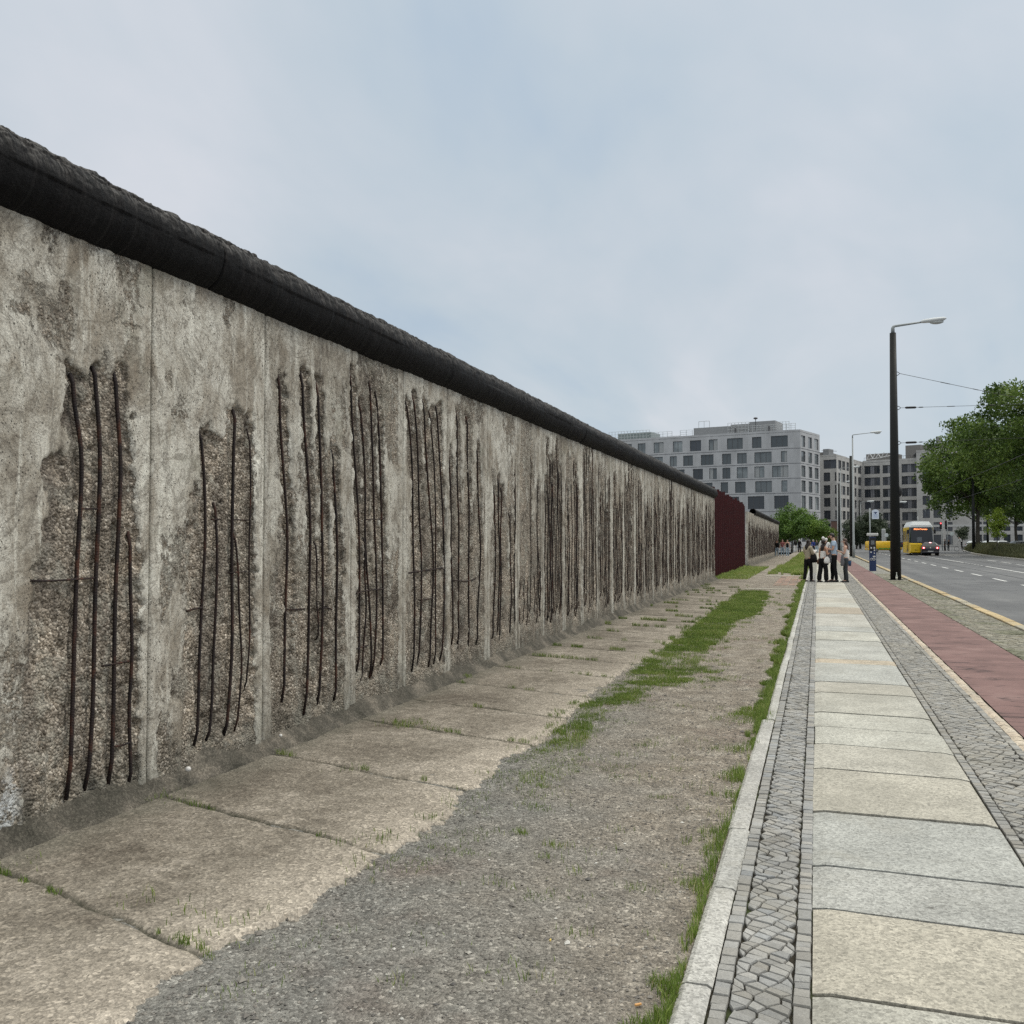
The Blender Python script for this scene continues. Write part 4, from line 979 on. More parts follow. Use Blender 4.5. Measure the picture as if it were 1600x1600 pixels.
m.loft([[(p.x, p.y, 25.35) for p in ring], [(p.x, p.y, 25.45) for p in ring]]); m.build('roof', MSG, wb)
m = MB()
for i in range(3): 
    P, Q = ring[3 + i], ring[(4 + i) % 6]; m.quad((P.x, P.y, 0), (Q.x, Q.y, 0), (Q.x, Q.y, 25.9), (P.x, P.y, 25.9))
m.build('rear_wall', MSG, wb)
# roof terrace: penthouse, mesh screens
MPH = M('penthouse cladding', (.27, .275, .28), .6, .12, 1.5); MRL = M('galvanised railing', (.42, .44, .45), .45, .08, 2)
def roofbox(u0, u1, back_m, h, z=25.45, deep=6.0, name='penthouse', mt=MPH):
    a, b = F1.su(u0), F1.su(u1); m = MB()
    P = [F1.pt(a, z, -back_m), F1.pt(b, z, -back_m), F1.pt(b, z, -back_m - deep), F1.pt(a, z, -back_m - deep)]
    m.loft([[tuple(p) for p in P], [tuple(p + Vector((0, 0, h))) for p in P]]); return m.build(name, mt, wb)
roofbox(1079, 1137, 2.5, 2.4); roofbox(1137, 1166, 2.7, 2.7); roofbox(1166, 1207, 3.0, 3.1); roofbox(950, 1003, 6, 2.6, mt=M('greenhouse glass', (.20, .235, .23), .25, .2, 1))
def screen(u0, u1, bk, h, z=25.5, step=1.1, F=F1):
    a, b = F.su(u0), F.su(u1); m = MB(); n = max(2, int(abs(b - a) / step))
    for i in range(n + 1):
        p = F.pt(a + (b - a) * i / n, z, -bk); m.tube([p, p + Vector((0, 0, h))], .05, 4)
    for k in range(4):
        zz = h * (k + 1) / 4; m.tube([F.pt(a, z + zz, -bk), F.pt(b, z + zz, -bk)], .035, 4)
    m.build('railing', MRL, wb)
screen(1060, 1079, 1.6, 1.9); screen(1135, 1168, 1.6, 2.9, step=.8); screen(1168, 1242, 1.2, 1.9, step=.9); screen(940, 1004, 4.5, 2.9, step=.8); screen(1004, 1040, 4.5, 2.2); screen(1040, 1060, 1.5, .7)
screen(1208, 1228, 3.5, 2.7, step=.7)
m = MB(); p = F1.pt(F1.su(1176), 26.6, -3); m.tube([p, p + Vector((0, 0, 2.6))], .08, 6); m.ball(p + Vector((0, 0, 2.7)), (.5, .5, .25)); m.build('roof_mast', MFRAME, wb)
m = MB(); a0 = F1.su(1086)
for k in range(3):
    p = F1.pt(a0 + k * 1.3, 27.4, -3); m.tube([p, p + Vector((0, 0, 2.0))], .05, 4)
m.tube([F1.pt(a0, 29.4, -3), F1.pt(a0 + 2.6, 29.4, -3)], .05, 4); m.build('roof_frame', MRL, wb)
for u in (1148, 1201): 
    m = MB(); p = F1.pt(F1.su(u), 25.5, -1); m.tube([p, p + Vector((0, 0, 1.6))], .22, 6); m.build('vent_pipe', MFRAME, wb)

# --- the beige office complex across the junction
MBG = mat_facade('beige stone cladding', (.44, .43, .415), (.49, .48, .46), .9, .45, .85)
MBGL = mat_facade('pale ground floor cladding', (.46, .45, .435), (.50, .49, .475), 1.2, .6, .85)
bb = tag(empty('office_building', at(1350, 250)), 'long beige brick-clad office complex with dark windows across the far junction', 'building')
OB = Vector(bb.location); OB.z = 0
P = [at(1281.5, 246), at(1308, 243), at(1349, 266), at(1434, 256), at(1433, 251), at(1520, 243), at(1700, 228)]
P = [p - OB for p in P]
Z3 = lambda k: 1260 + k / 4.706
fs = [fac(P[0], P[1], bb, MBG), fac(P[1], P[2], bb, MBG), fac(P[2], P[3], bb, MBG), fac(P[4], P[5], bb, MBG), fac(P[5], P[6], bb, MBG)]
tops = [23.6, 23.6, 23.9, 25.4, 25.4]
def zrow(i, k): return (20.05 - 3.28 * k, 22.35 - 3.28 * k) if i < 3 else (21.4 - 3.5 * k, 23.8 - 3.5 * k)
for k in range(7):
    for i, lst in ((0, [(130, 225)] if k == 0 else [(130, 178), (212, 226)]), (1, [(240, 262), (268, 290), (300, 318), (326, 344), (358, 372), (385, 410)]), (2, [(430, 545), (565, 660), (705, 820)]),
                   (3, [(857, 910), (935, 990), (1025, 1075)]), (4, [(1185, 1215), (1262, 1290), (1300, 1325), (1375, 1420), (1450, 1500), (1540, 1590)])):
        if k == 6 and i < 2: continue
        z0, z1 = zrow(i, k)
        if z0 < .5: z0, z1 = .4, 3.0
        for a, b in lst: fs[i].ops_u(Z3(a), Z3(b), z0, z1, 's' if i == 2 else 'd', {2: 4, 3: 2, 0: 2, 1: 1}.get(i))
for f, t in zip(fs, tops): f.build(t)
m = MB(); m.quad(*[(q.x, q.y, z) for q, z in ((P[3], 0), (P[4], 0), (P[4], 25.4), (P[3], 25.4))]); 
m.quad(*[(q.x, q.y, z) for q, z in ((P[0] + Vector((0, 25, 0)), 0), (P[0], 0), (P[0], 23.6), (P[0] + Vector((0, 25, 0)), 23.6))]); m.build('side_wall', M('plain beige render', (.36, .345, .32), .85), bb)
m = MB(); rg = [P[0], P[1], P[2], P[3], P[3] + Vector((0, 30, 0)), P[0] + Vector((0, 30, 0))]; m.loft([[(p.x, p.y, 23.2) for p in rg], [(p.x, p.y, 23.3) for p in rg]])
rg = [P[4], P[5], P[6], P[6] + Vector((20, 30, 0)), P[4] + Vector((0, 30, 0))]; m.loft([[(p.x, p.y, 24.9) for p in rg], [(p.x, p.y, 25.0) for p in rg]]); m.build('roof', MSG, bb)
def bbox_(f, u0, u1, bk, z, h, name='roof_structure', mt=None, deep=8):
    a, b = f.su(u0), f.su(u1); m = MB(); Q = [f.pt(a, z, -bk), f.pt(b, z, -bk), f.pt(b, z, -bk - deep), f.pt(a, z, -bk - deep)]
    m.loft([[tuple(p) for p in Q], [tuple(p + Vector((0, 0, h))) for p in Q]]); m.build(name, mt or M('grey plant room', (.20, .19, .18), .8, .1, 1), bb)
bbox_(fs[2], 1349, 1389, 2.5, 23.3, 2.6); bbox_(fs[2], 1410, 1434, 3, 23.3, 4.4); bbox_(fs[1], 1314, 1342, 3, 23.3, 1.4); bbox_(fs[3], 1436, 1470, 4, 24.9, 2.2); bbox_(fs[3], 1460, 1466, 3, 24.9, 4.2, 'lift_housing', MSG, 3)
bbox_(fs[0], 1282, 1291, 2, 23.4, 2.0, 'lift_housing', MSG, 3)
m = MB(); f = fs[2]
for u0, u1, z in ((1350, 1434, 24.7),):
    a, b = f.su(u0), f.su(u1); m.tube([f.pt(a, z, -.6), f.pt(b, z, -.6)], .05, 4)
    for i in range(24): m.tube([f.pt(a + (b - a) * i / 23, 23.9, -.6), f.pt(a + (b - a) * i / 23, z, -.6)], .03, 4)
f = fs[0]; a, b = f.su(1283), f.su(1307)
m.tube([f.pt(a, 24.9, -.6), f.pt(b, 24.5, -.6)], .05, 4); m.build('railing', MFRAME, bb)
m = MB(); f = fs[2]; a0 = f.su(1356)                    # white scrawled sign on the roof edge
for k, (x, z0, z1) in enumerate(((0, 0, 1.5), (.9, 1.5, 0), (1.6, 0, 1.6), (2.5, .2, 1.4), (3.2, 1.3, 0), (4.0, .1, 1.7), (5.0, .2, 1.2))):
    m.tube([f.pt(a0 + x, 24.3 + z0, .1), f.pt(a0 + x + .8, 24.3 + z1, .1)], .09, 4)
m.tube([f.pt(a0 - .4, 24.2, .1), f.pt(a0 + 3, 24.4, .1), f.pt(a0 + 6.5, 24.9, .1)], .08, 4); m.build('roof_sign', M('white sign tube', (.7, .7, .7), .5), bb)
# pale plinth band
for f in (fs[3], fs[4]):
    m = MB(); Q = [f.pt(0, 5.05, .05), f.pt(f.L, 5.05, .05), f.pt(f.L, 5.05, -.05), f.pt(0, 5.05, -.05)]
    m.loft([[tuple(p) for p in Q], [tuple(p + Vector((0, 0, .55))) for p in Q]]); m.build('canopy', M('pale band', (.5, .5, .49), .8), bb)
# brick gatehouse
g = tag(empty('brick_hut', at(1303.5, 190)), 'small red-brown brick hut behind the group of people', 'hut')
m = MB(); m.box(-.55, .85, 0, 5, 0, 5.4); m.build('wall', M('red brown brick', (.13, .075, .06), .85, .2, 3), g); m = MB(); m.box(-.65, .95, -.1, 5.1, 5.4, 5.6); m.build('roof', MSG, g)
# ---------------------------------------------------------------- trees
def mat_leaf(name, cols):
    mt, N = new_mat(name); t = attr(N, 'tone')
    c = N.ramp(t, [(i / (len(cols) - 1), cc) for i, cc in enumerate(cols)])
    b = mt.node_tree.nodes.new('ShaderNodeBsdfPrincipled'); tr = mt.node_tree.nodes.new('ShaderNodeBsdfTranslucent'); mx = mt.node_tree.nodes.new('ShaderNodeMixShader'); o = mt.node_tree.nodes.new('ShaderNodeOutputMaterial'); L = mt.node_tree.links
    L.new(c, b.inputs['Base Color']); b.inputs['Roughness'].default_value = .55; b.inputs['Specular IOR Level'].default_value = .35; L.new(c, tr.inputs[0]); mx.inputs[0].default_value = .22
    L.new(b.outputs[0], mx.inputs[1]); L.new(tr.outputs[0], mx.inputs[2]); L.new(mx.outputs[0], o.inputs[0]); return mt
ML_GREEN = mat_leaf('plane leaves', [(.022, .045, .008), (.062, .112, .016), (.115, .180, .028), (.20, .265, .045)])
ML_YEL = mat_leaf('young yellow green leaves', [(.11, .17, .015), (.21, .29, .03), (.32, .40, .06)])
ML_GREY = mat_leaf('willow leaves', [(.030, .045, .024), (.055, .075, .040), (.085, .105, .06)])
ML_BRT = mat_leaf('bright leaves', [(.03, .065, .012), (.07, .135, .020), (.12, .21, .03), (.19, .29, .05)])
ML_DRY = mat_leaf('dry grass leaves', [(.045, .055, .022), (.09, .095, .04), (.16, .15, .07), (.25, .22, .12)])
MBARK = M('bark', (.085, .075, .060), .9, .3, 4, .1, 0, .6); MBARKD = M('dark bark', (.04, .034, .028), .9, .3, 4, .1)
def leaves(C, rad, nper, size, mt, parent, seed, tone0, name='crown', flat=.55):
    r2 = np.random.RandomState(seed); k = len(C); C = np.repeat(C, nper, 0); rad = np.repeat(rad, nper); t0 = np.repeat(tone0, nper); n = len(C)
    d = r2.normal(size=(n, 3)); d /= np.linalg.norm(d, axis=1, keepdims=True); rr = rad * r2.rand(n) ** .45
    P = C + d * rr[:, None] * np.array([1, 1, .75])
    a = r2.normal(size=(n, 3)); a /= np.linalg.norm(a, axis=1, keepdims=True); b = np.cross(a, r2.normal(size=(n, 3))); b /= np.linalg.norm(b, axis=1, keepdims=True)
    s = size * (.6 + .8 * r2.rand(n))[:, None]; w = s * flat
    V = np.stack([P - a * s * .5, P + b * w * .5, P + a * s * .5, P - b * w * .5], 1).reshape(-1, 3)
    F = np.arange(4 * n).reshape(n, 4)
    t = np.clip(t0 + r2.normal(0, .13, n), 0, 1)
    return mesh_np(name, V, F, mt, parent, False, {'tone': ('POINT', np.repeat(t, 4))})
def tree(name, label, cat, base, H, crown, trunk_r, mt, seed, nclump=70, nper=150, size=.28, cr=1.1, bark=MBARK, group=None, kz=.5, fill=1.0):
    """crown = (halfwidth, zlow, zhigh[, dx]) ; clumps sit on limbs through the crown volume"""
    t = tag(empty(name, tuple(base)), label, cat, group); r2 = np.random.RandomState(seed)
    hw, z0, z1 = crown[:3]; zc = z0 + (z1 - z0) * kz; C = []
    for _ in range(nclump * 30):
        d = r2.normal(size=3); d /= np.linalg.norm(d); q = r2.rand() ** .38
        hz = (z1 - zc) if d[2] > 0 else (zc - z0)
        lump = .82 + .36 * float(vn(np.array(d[0] * 2.2 + seed), np.array(d[1] * 2.2 + d[2] * 1.7), 2))
        p = np.array([d[0] * (hw - cr * .7), d[1] * (hw - cr * .7), d[2] * (hz - cr * .5)]) * q * lump + [0, 0, zc]
        if all(np.linalg.norm(p - c) > cr * .62 for c in C[-200:]): C.append(p)
        if len(C) >= nclump: break
    C = np.array(C); rad = cr * (.65 + .6 * r2.rand(len(C))); tone = np.clip(.45 + r2.normal(0, .16, len(C)), 0, 1)
    m = MB(); top = Vector((0, 0, z0 + (z1 - z0) * .62)); k = 7
    sway = [Vector((math.sin(seed + i * .8) * trunk_r * .5, math.cos(seed * 2 + i) * trunk_r * .5, 0)) for i in range(k)]; sway[0] = Vector((0, 0, 0))
    pts = [Vector((0, 0, -.1)) + sway[i] + (top + Vector((0, 0, .1))) * (i / (k - 1)) for i in range(k)]
    m.tube(pts, [trunk_r * (1.25 if i == 0 else 1) * (1 - .75 * i / (k - 1)) for i in range(k)], 10)
    idx = r2.permutation(len(C))[:min(len(C), 26)]
    for i in idx:
        c = Vector(C[i]); f = .25 + .6 * min(1, max(0, (c.z - z0) / (z1 - z0))) ; st = pts[0].lerp(pts[-1], min(.97, max(.0, (z0 * .8 + (c.z - z0) * .45) / pts[-1].z)))
        mid = st.lerp(c, .5) + Vector((0, 0, (c - st).length * .10)); m.tube([st, mid, c], [trunk_r * .28, trunk_r * .16, trunk_r * .05], 5)
    m.build('trunk', bark, t, True)
    leaves(C, rad, nper, size, mt, t, seed + 5, tone)
    return t
tree('plane_tree', 'big dense green tree beyond the road, its crown just right of the tall dark mast', 'tree', at(1529, 122), 17, (8.6, 4.2, 17.6), .30, ML_GREEN, 4, 210, 180, .35, 1.5)
tree('plane_tree', 'tallest green tree, its crown cut off by the right edge of the photo', 'tree', at(1642, 92), 17, (8.4, 4.4, 18.2), .34, ML_GREEN, 9, 215, 190, .31, 1.45)
tree('plane_tree', 'dark green tree standing in shade behind the small yellow-green tree', 'tree', at(1588, 150), 15, (8.0, 3.5, 13.5), .26, ML_GREEN, 15, 100, 170, .38, 1.6)
tree('plane_tree', 'green tree far right behind the taller crown', 'tree', at(1700, 128), 16, (9, 3.5, 15), .3, ML_GREEN, 19, 90, 150, .4, 1.7)
tree('young_tree', 'small yellow-green tree on the grassy median', 'tree', at(1558, 92), 5, (1.35, 1.7, 4.9), .05, ML_YEL, 23, 26, 110, .17, .5)
tree('young_tree', 'small thin olive tree in front of the far pale ground floor', 'tree', at(1503, 165), 4.6, (1.6, .9, 4.6), .07, ML_GREY, 27, 22, 100, .22, .6)
tree('leafy_tree', 'green tree just right of the far end of the wall', 'tree', at(1237, 128), 7, (3.4, .9, 6.6), .12, ML_BRT, 31, 60, 170, .26, .95)
tree('leafy_tree', 'lighter green tree above the heads of the four people', 'tree', at(1264, 122), 6, (2.9, 1.3, 5.0), .12, ML_BRT, 36, 46, 170, .24, .85)
tree('leafy_tree', 'low dark green tree behind the walking trio', 'tree', at(1222, 150), 5, (3.6, .5, 4.6), .12, ML_GREEN, 38, 50, 150, .28, .95)
tree('leafy_tree', 'dark tree in the gap between the man and the far office block', 'tree', at(1283, 150), 5, (2.6, .5, 4.4), .1, ML_GREEN, 39, 34, 150, .28, .9)
tree('willow_tree', 'grey-green tree behind the parking meter', 'tree', at(1362, 172), 7, (3.4, .6, 6.6), .14, ML_GREY, 41, 60, 170, .26, .9)
tree('willow_tree', 'grey-green tree behind the second street lamp', 'tree', at(1338, 178), 6, (3.0, .4, 5.8), .14, ML_GREY, 44, 46, 160, .26, .9)
tree('willow_tree', 'grey-green bush left of the far lamp poles', 'tree', at(1378, 178), 5, (2.2, .3, 3.6), .1, ML_GREY, 46, 30, 150, .26, .8)
# tall grass on the median
def median():
    pts = [ground(u, v, RZ) for u, v in ((1640, 884), (1600, 876.5), (1551, 871), (1519, 866), (1502, 860.5))]
    left = np.array([[p[0], p[1]] for p in pts]); r2 = np.random.RandomState(5)
    m = MB(); n = len(left)
    for z, ins in ((0, 0),):
        ring = [(x, y, -.1) for x, y in left] + [(left[-1][0] + 6, left[-1][1] + 2, -.1), (left[0][0] + 9, left[0][1], -.1)]
        m.loft([ring, [(a, b, .05) for a, b, c in ring]])
    tag(m.build('median_kerb', M('median kerb', (.30, .29, .27), .85)), kind='structure')
    N_ = 42000; t = r2.rand(N_); y = left[0, 1] + (left[-1, 1] - left[0, 1]) * t; o = np.argsort(left[:, 1]); xl = np.interp(y, left[o, 1], left[o, 0]); x = xl + .3 + 6 * r2.rand(N_) ** 1.5
    nf = fbm(x * .35, y * .12, 3, 3); h = .30 + 1.05 * nf + .35 * r2.rand(N_); h *= np.clip((x - xl) / 1.0, .45, 1)
    blades('median_grass', x, y, np.full(N_, .04), h, np.full(N_, .018), np.clip(.1 + .45 * nf + r2.normal(0, .12, N_), 0, .95), 'tall unmown grass covering the median across the road', .5, 8, ML_DRY)
median()
# ---------------------------------------------------------------- masts, lamps, wires
MMAST = M('dark green-black mast paint', (.013, .014, .013), .6, .2, 1.5, .25); MGALV = M('galvanised steel', (.27, .29, .29), .5, .1, 3, .4); MLHEAD = M('lamp head', (.62, .64, .64), .4, .06, 3)
MLENS = M('lamp lens', (.45, .47, .46), .2, .05, 3); MBLK = M('black fitting', (.015, .015, .016), .5, .2, 4)
def lamp_arm(parent, z, L, head, x0=0.0, rr=.05):
    m = MB(); m.tube([(x0, 0, z), (x0, 0, z + .20), (x0 + .02, 0, z + .25), (x0 + .08, 0, z + .28), (x0 + L, 0, z + .28 + L * .085)], [rr * 1.3, rr * 1.2, rr * 1.05, rr * .85, rr * .6], 8); m.build('arm', MGALV, parent, True)
    hz = z + .28 + L * .085; m = MB()
    def sec(x, w, zt, zb): return [(x, w * math.cos(t), (zt + zb) / 2 + (zt - zb) / 2 * math.sin(t)) for t in [2 * math.pi * k / 12 for k in range(12)]]
    s = head; m.loft([sec(x0 + L - .05, .06, hz + .06, hz - .04), sec(x0 + L + .05 * s, .11 * s, hz + .11 * s, hz - .05 * s), sec(x0 + L + .45 * s, .16 * s, hz + .15 * s, hz - .05 * s), sec(x0 + L + .82 * s, .14 * s, hz + .16 * s, hz + .0 * s), sec(x0 + L + .93 * s, .05 * s, hz + .11 * s, hz + .07 * s)])
    h = m.build('lamp_head', MLHEAD, parent, True); m = MB(); m.ball((x0 + L + .55 * s, 0, hz - .04 * s), (.28 * s, .13 * s, .09 * s)); m.build('lens', MLENS, h, True)
mast = tag(empty('tram_mast', at(1398.7, 36.1)), 'nearest and tallest dark mast, pale lamp arm on top, bottle at its foot', 'mast', 'masts along the street')
MZ = zof(518.5, 36.1)
m = MB(); m.tube([(0, 0, -.12), (0, 0, MZ * .5), (0, 0, MZ)], [.198, .155, .115], 24); m.build('pole', MMAST, mast, True)
m = MB(); m.tube([(0, 0, -.1), (0, 0, .02)], .26, 20); m.build('base_collar', MMAST, mast)
lamp_arm(mast, MZ - .02, 1.05, .90, 0, .055)
ms = empty('x'); bpy.data.objects.remove(ms)
BR = []
for v in (583, 637, 692):
    z = zof(v, 36.1); m = MB(); r = .16 if v > 600 else .14
    m.tube([(.02, 0, z - .09), (r + .02, 0, z - .06), (r + .09, 0, z), (r + .02, 0, z + .06), (.02, 0, z + .09)], .014, 6)
    m.build('wire_bracket', MBLK, mast); BR.append((r + .09, z))
m = MB()                                                # sticker, curved on the pole
for k in range(8):
    a0, a1 = [-1.85 + .09 * (k + i) for i in (0, 1)]; z = zof(819, 36.1); h0 = .13 - .012 * abs(k - 3) * 2
    m.quad(*[(.1655 * math.cos(a), .1655 * math.sin(a), z + zz) for a, zz in ((a0, -h0 + .02 * k), (a1, -h0 + .02 * (k + 1)), (a1, h0), (a0, h0 - .01 * k))])
m.build('sticker', M('pale blue sticker', (.55, .62, .72), .5), mast)
m = MB(); m.ball((.17, 0, zof(768, 36.1)), (.10, .12, .20)); m.box(.12, .26, -.08, .08, zof(790, 36.1) - .1, zof(790, 36.1) + .1); m.build('signal_box', MBLK, mast)
for k, v in ((0, 692),):
    pass
bt = tag(empty('bottle', at(1400, 35.85)), 'clear glass bottle standing at the foot of the dark mast', 'bottle')
m = MB(); m.tube([(0, 0, 0), (0, 0, .15), (0, 0, .20), (0, 0, .27), (0, 0, .30)], [.036, .036, .018, .014, .015], 12); m.build('glass_body', M('pale bottle glass', (.50, .52, .46), .15, .05, 9, .6), bt, True)
m = MB(); m.tube([(0, 0, .04), (0, 0, .12)], .0375, 12); m.build('paper_label', M('bottle paper', (.62, .60, .50), .7), bt, True)
# span wires across the street to the far mast (out of frame)
FX, FY = 18.5, mast.location.y
ox, oy = mast.location.x, mast.location.y
def wire(name, pts, label, thick, cat='wire', group='cables over the street', ins=()):
    w = tag(empty(name, tuple(pts[0])), label, cat, group); p0 = Vector(pts[0]); m = MB(); m.tube([Vector(p) - p0 for p in pts], thick, 5); m.build('cable', MBLK, w)
    for a, b, r in ins:
        m = MB(); d = Vector(pts[1]) - p0; d.normalize(); m.tube([d * a, d * (a + .04), d * (b - .04), d * b], [r * .5, r, r, r * .5], 8); m.build('insulator', MBLK, w, True)
wire('span_wire', [(ox + BR[0][0], oy, BR[0][1]), (6.41, oy, 6.94), (8.4, oy, 6.45), (12.2, oy, 6.45), (FX, oy, 7.9)], 'topmost cable sloping down from the tall mast towards the trees', .009, ins=((1.45, 1.85, .014), (2.6, 2.85, .014)))
wire('span_wire', [(ox + BR[1][0], oy, BR[1][1]), (9, oy, 6.5), (FX, oy, 6.5)], 'middle cable running level from the tall mast, with a thick black insulator', .007, ins=((.15, .55, .042), (.62, .80, .02), (1.6, 1.9, .014), (3.05, 3.25, .022)))
wire('span_wire', [(ox + BR[2][0], oy, BR[2][1]), (9, oy, 5.3), (FX, oy, 5.3)], 'lowest cable running level from the tall mast just above the far roofs', .007, ins=((.15, .55, .042), (.62, .76, .02)))
for x, lb in ((8.5, 'left tram contact wire hanging over the tracks'), (11.75, 'right tram contact wire hanging over the tracks')):
    w = tag(empty('contact_wire', (x, 34, 5.55)), lb, 'wire', 'cables over the street'); m = MB(); m.tube([(0, 0, -.3), (.9, 95, -.3)], .010, 4); m.build('cable', MBLK, w)
fm = tag(empty('tram_mast', (FX, FY, 0)), 'dark mast on the other side of the road holding the far cable ends', 'mast', 'masts along the street'); m = MB(); m.tube([(0, 0, -.1), (0, 0, 9)], [.19, .12], 14); m.build('pole', MMAST, fm, True)
def plain_mast(u, zc, vtop, label, w=.19):
    e = tag(empty('tram_mast', at(u, zc)), label, 'mast', 'masts along the street'); z = zof(vtop, zc); m = MB(); m.tube([(0, 0, -.1), (0, 0, z)], [w, w * .65], 14); m.build('pole', MMAST, e, True)
    m = MB(); m.tube([(0, 0, z), (0, 0, z + .05)], w * .7, 10); m.build('cap', MBLK, e); return e
plain_mast(1330.6, 88, 713, 'dark mast close behind the second street lamp')
plain_mast(1311.5, 130, 756, 'dark mast behind the head of the woman in white')
plain_mast(1343.5, 182, 782, 'thin far dark mast left of the white sign')
plain_mast(1521, 117, 740, 'dark mast beside the plane tree trunk on the median', .2)
plain_mast(1543, 150, 740, 'dark mast standing right of the tree trunks across the road')
def lamp(u, zc, vtop, label, L=2.1, head=1.0, side=1):
    e = tag(empty('street_lamp', at(u, zc)), label, 'street lamp', 'grey street lamps'); z = zof(vtop, zc) - .5; m = MB(); m.tube([(0, 0, -.1), (0, 0, 1.1), (0, 0, 1.15), (0, 0, z)], [.12, .12, .09, .055], 14); m.build('pole', MGALV, e, True)
    lamp_arm(e, z, L, head, 0, .04)
    if side < 0: e.rotation_euler.z = math.pi
    return e
lamp(1333.5, 82, 675, 'tall grey street lamp standing second along the street after the big dark mast', 1.5, .95)
lamp(1313.8, 122, 729, 'grey street lamp whose head hangs just left of the second lamp pole', 1.4, 1.1)
lamp(1309, 150, 752, 'third grey lamp, its head below the others and left of the lamp poles', 1.3, 1.2)
lamp(1345, 185, 783, 'far grey lamp with its head in front of the beige office windows', 1.2, 1.4)
lamp(1396, 185, 784, 'far grey lamp mostly hidden behind the big dark mast', 1.2, 1.4)

# parking meter
MNAVY = M('navy blue casing', (.018, .035, .10), .45, .15, 5); pm = tag(empty('parking_meter', at(1363, 46.5)), 'dark blue parking ticket machine with a pale solar top and stickers', 'parking meter')
m = MB(); m.box(-.155, .155, -.14, .14, -.02, 1.68, 0, .02); m.build('casing', MNAVY, pm)
m = MB(); m.box(-.26, .26, -.2, .2, 1.72, 1.86, 0, .03); m.box(-.05, .05, -.05, .05, 1.67, 1.73); m.build('solar_top', M('pale grey plastic', (.52, .52, .50), .5), pm)
m = MB(); m.box(-.15, .15, -.148, -.141, 1.0, 1.62); m.build('front_panel', MBLK, pm)
MSTK = M('worn white sticker', (.62, .62, .60), .6, .2, 20)
for x, z, w, h in ((.0, 1.40, .16, .20), (-.07, 1.14, .07, .08), (.07, 1.14, .07, .08), (.08, 1.02, .06, .07), (-.08, .93, .07, .06), (.07, .88, .05, .05), (.06, .72, .12, .06)):
    m = MB(); m.box(x - w / 2, x + w / 2, -.153, -.149, z - h / 2, z + h / 2); m.build('sticker', M('scuffed screen', (.16, .17, .18), .3, .3, 20) if h > .15 else MSTK, pm)
m = MB(); pts = [(-.13, .55), (-.08, .64), (0, .60), (.06, .66), (.12, .58), (.05, .53), (-.04, .56), (-.1, .52)]
m.tube([(x, -.150, z) for x, z in pts], .012, 5); m.tube([(x * .6, -.150, z + .01) for x, z in pts[1:6]], .008, 5); m.build('graffiti', MSTK, pm)
# sign board with blue triangle
sg = tag(empty('pole_sign', at(1359.3, 66)), 'white round-topped sign with a dark blue triangle, on a pale pole', 'sign')
def sz(v): return zof(v, 66)
m = MB(); m.tube([(0, 0, 0), (0, 0, sz(794))], .045, 10); m.build('pole', MGALV, sg, True)
m = MB(); W_ = 5 * 66 / 1480; cx = (1367.5 - 1359.3) * 66 / 1480; zb, zt = sz(811), sz(797.5)
prof = [(cx - W_, zb), (cx + W_, zb), (cx + W_, zt - .1)] + [(cx + W_ * math.cos(a), zt - .1 + W_ * .75 * math.sin(a)) for a in np.linspace(.2, 2.94, 9)] + [(cx - W_, zt - .1)]
m.loft([[(x, -.05, z) for x, z in prof], [(x, .05, z) for x, z in prof]]); m.build('board', M('white sign board', (.62, .68, .78), .4, .05), sg)
m = MB(); z = sz(800.2); m.loft([[(cx - .13, -.056, z), (cx + .13, -.056, z), (cx, -.056, z - .14)], [(cx - .13, -.051, z), (cx + .13, -.051, z), (cx, -.051, z - .14)]]); m.build('triangle_emblem', M('deep blue', (.01, .03, .12), .4), sg)
m = MB(); 
for k in range(3): m.box(cx - .14, cx + .14, -.056, -.051, sz(804.4) - .09 * k, sz(804.4) - .09 * k + .035)
m.build('text_lines', M('faded blue print', (.30, .38, .55), .5), sg)
m = MB(); m.tube([(0, 0, zt - .05), (cx - W_, 0, zt - .05)], .02, 6); m.tube([(0, 0, zb + .12), (cx - W_, 0, zb + .12)], .02, 6); m.build('bracket', MGALV, sg)
# traffic lights
def emis(name, col, s): return M(name, col, .4, .05, 3, emit=col, estr=s)
def tlight(u, zc, v0, v1, lit, label, pole=True):
    e = tag(empty('traffic_light', at(u, zc)), label, 'traffic light'); zt, zb = zof(v0, zc), zof(v1, zc); m = MB()
    if pole: m.tube([(0, 0, 0), (0, 0, zt)], .06, 8); m.build('pole', MGALV, e, True)
    m = MB(); m.box(-.34, -.04, -.12, .12, zb, zt, 0, .03); m.build('signal_head', MBLK, e)
    h = (zt - zb) / 3
    for k, (nm, c) in enumerate((('red_lens', (1, .10, .12)), ('amber_lens', (.10, .06, .01)), ('green_lens', (.01, .06, .04)))):
        m = MB(); m.ball((-.19, -.13, zt - h * (k + .5)), (.10, .03, .10)); m.build(nm, emis(nm + ' lit', c, 2.5) if lit == k else M(nm + ' dark', tuple(.06 * q_ for q_ in c), .3), e)
tlight(1472, 140, 816, 826.5, 0, 'traffic light showing red beside the tram')
tlight(1480, 150, 813, 827, 9, 'dark traffic light to the right of the red one')
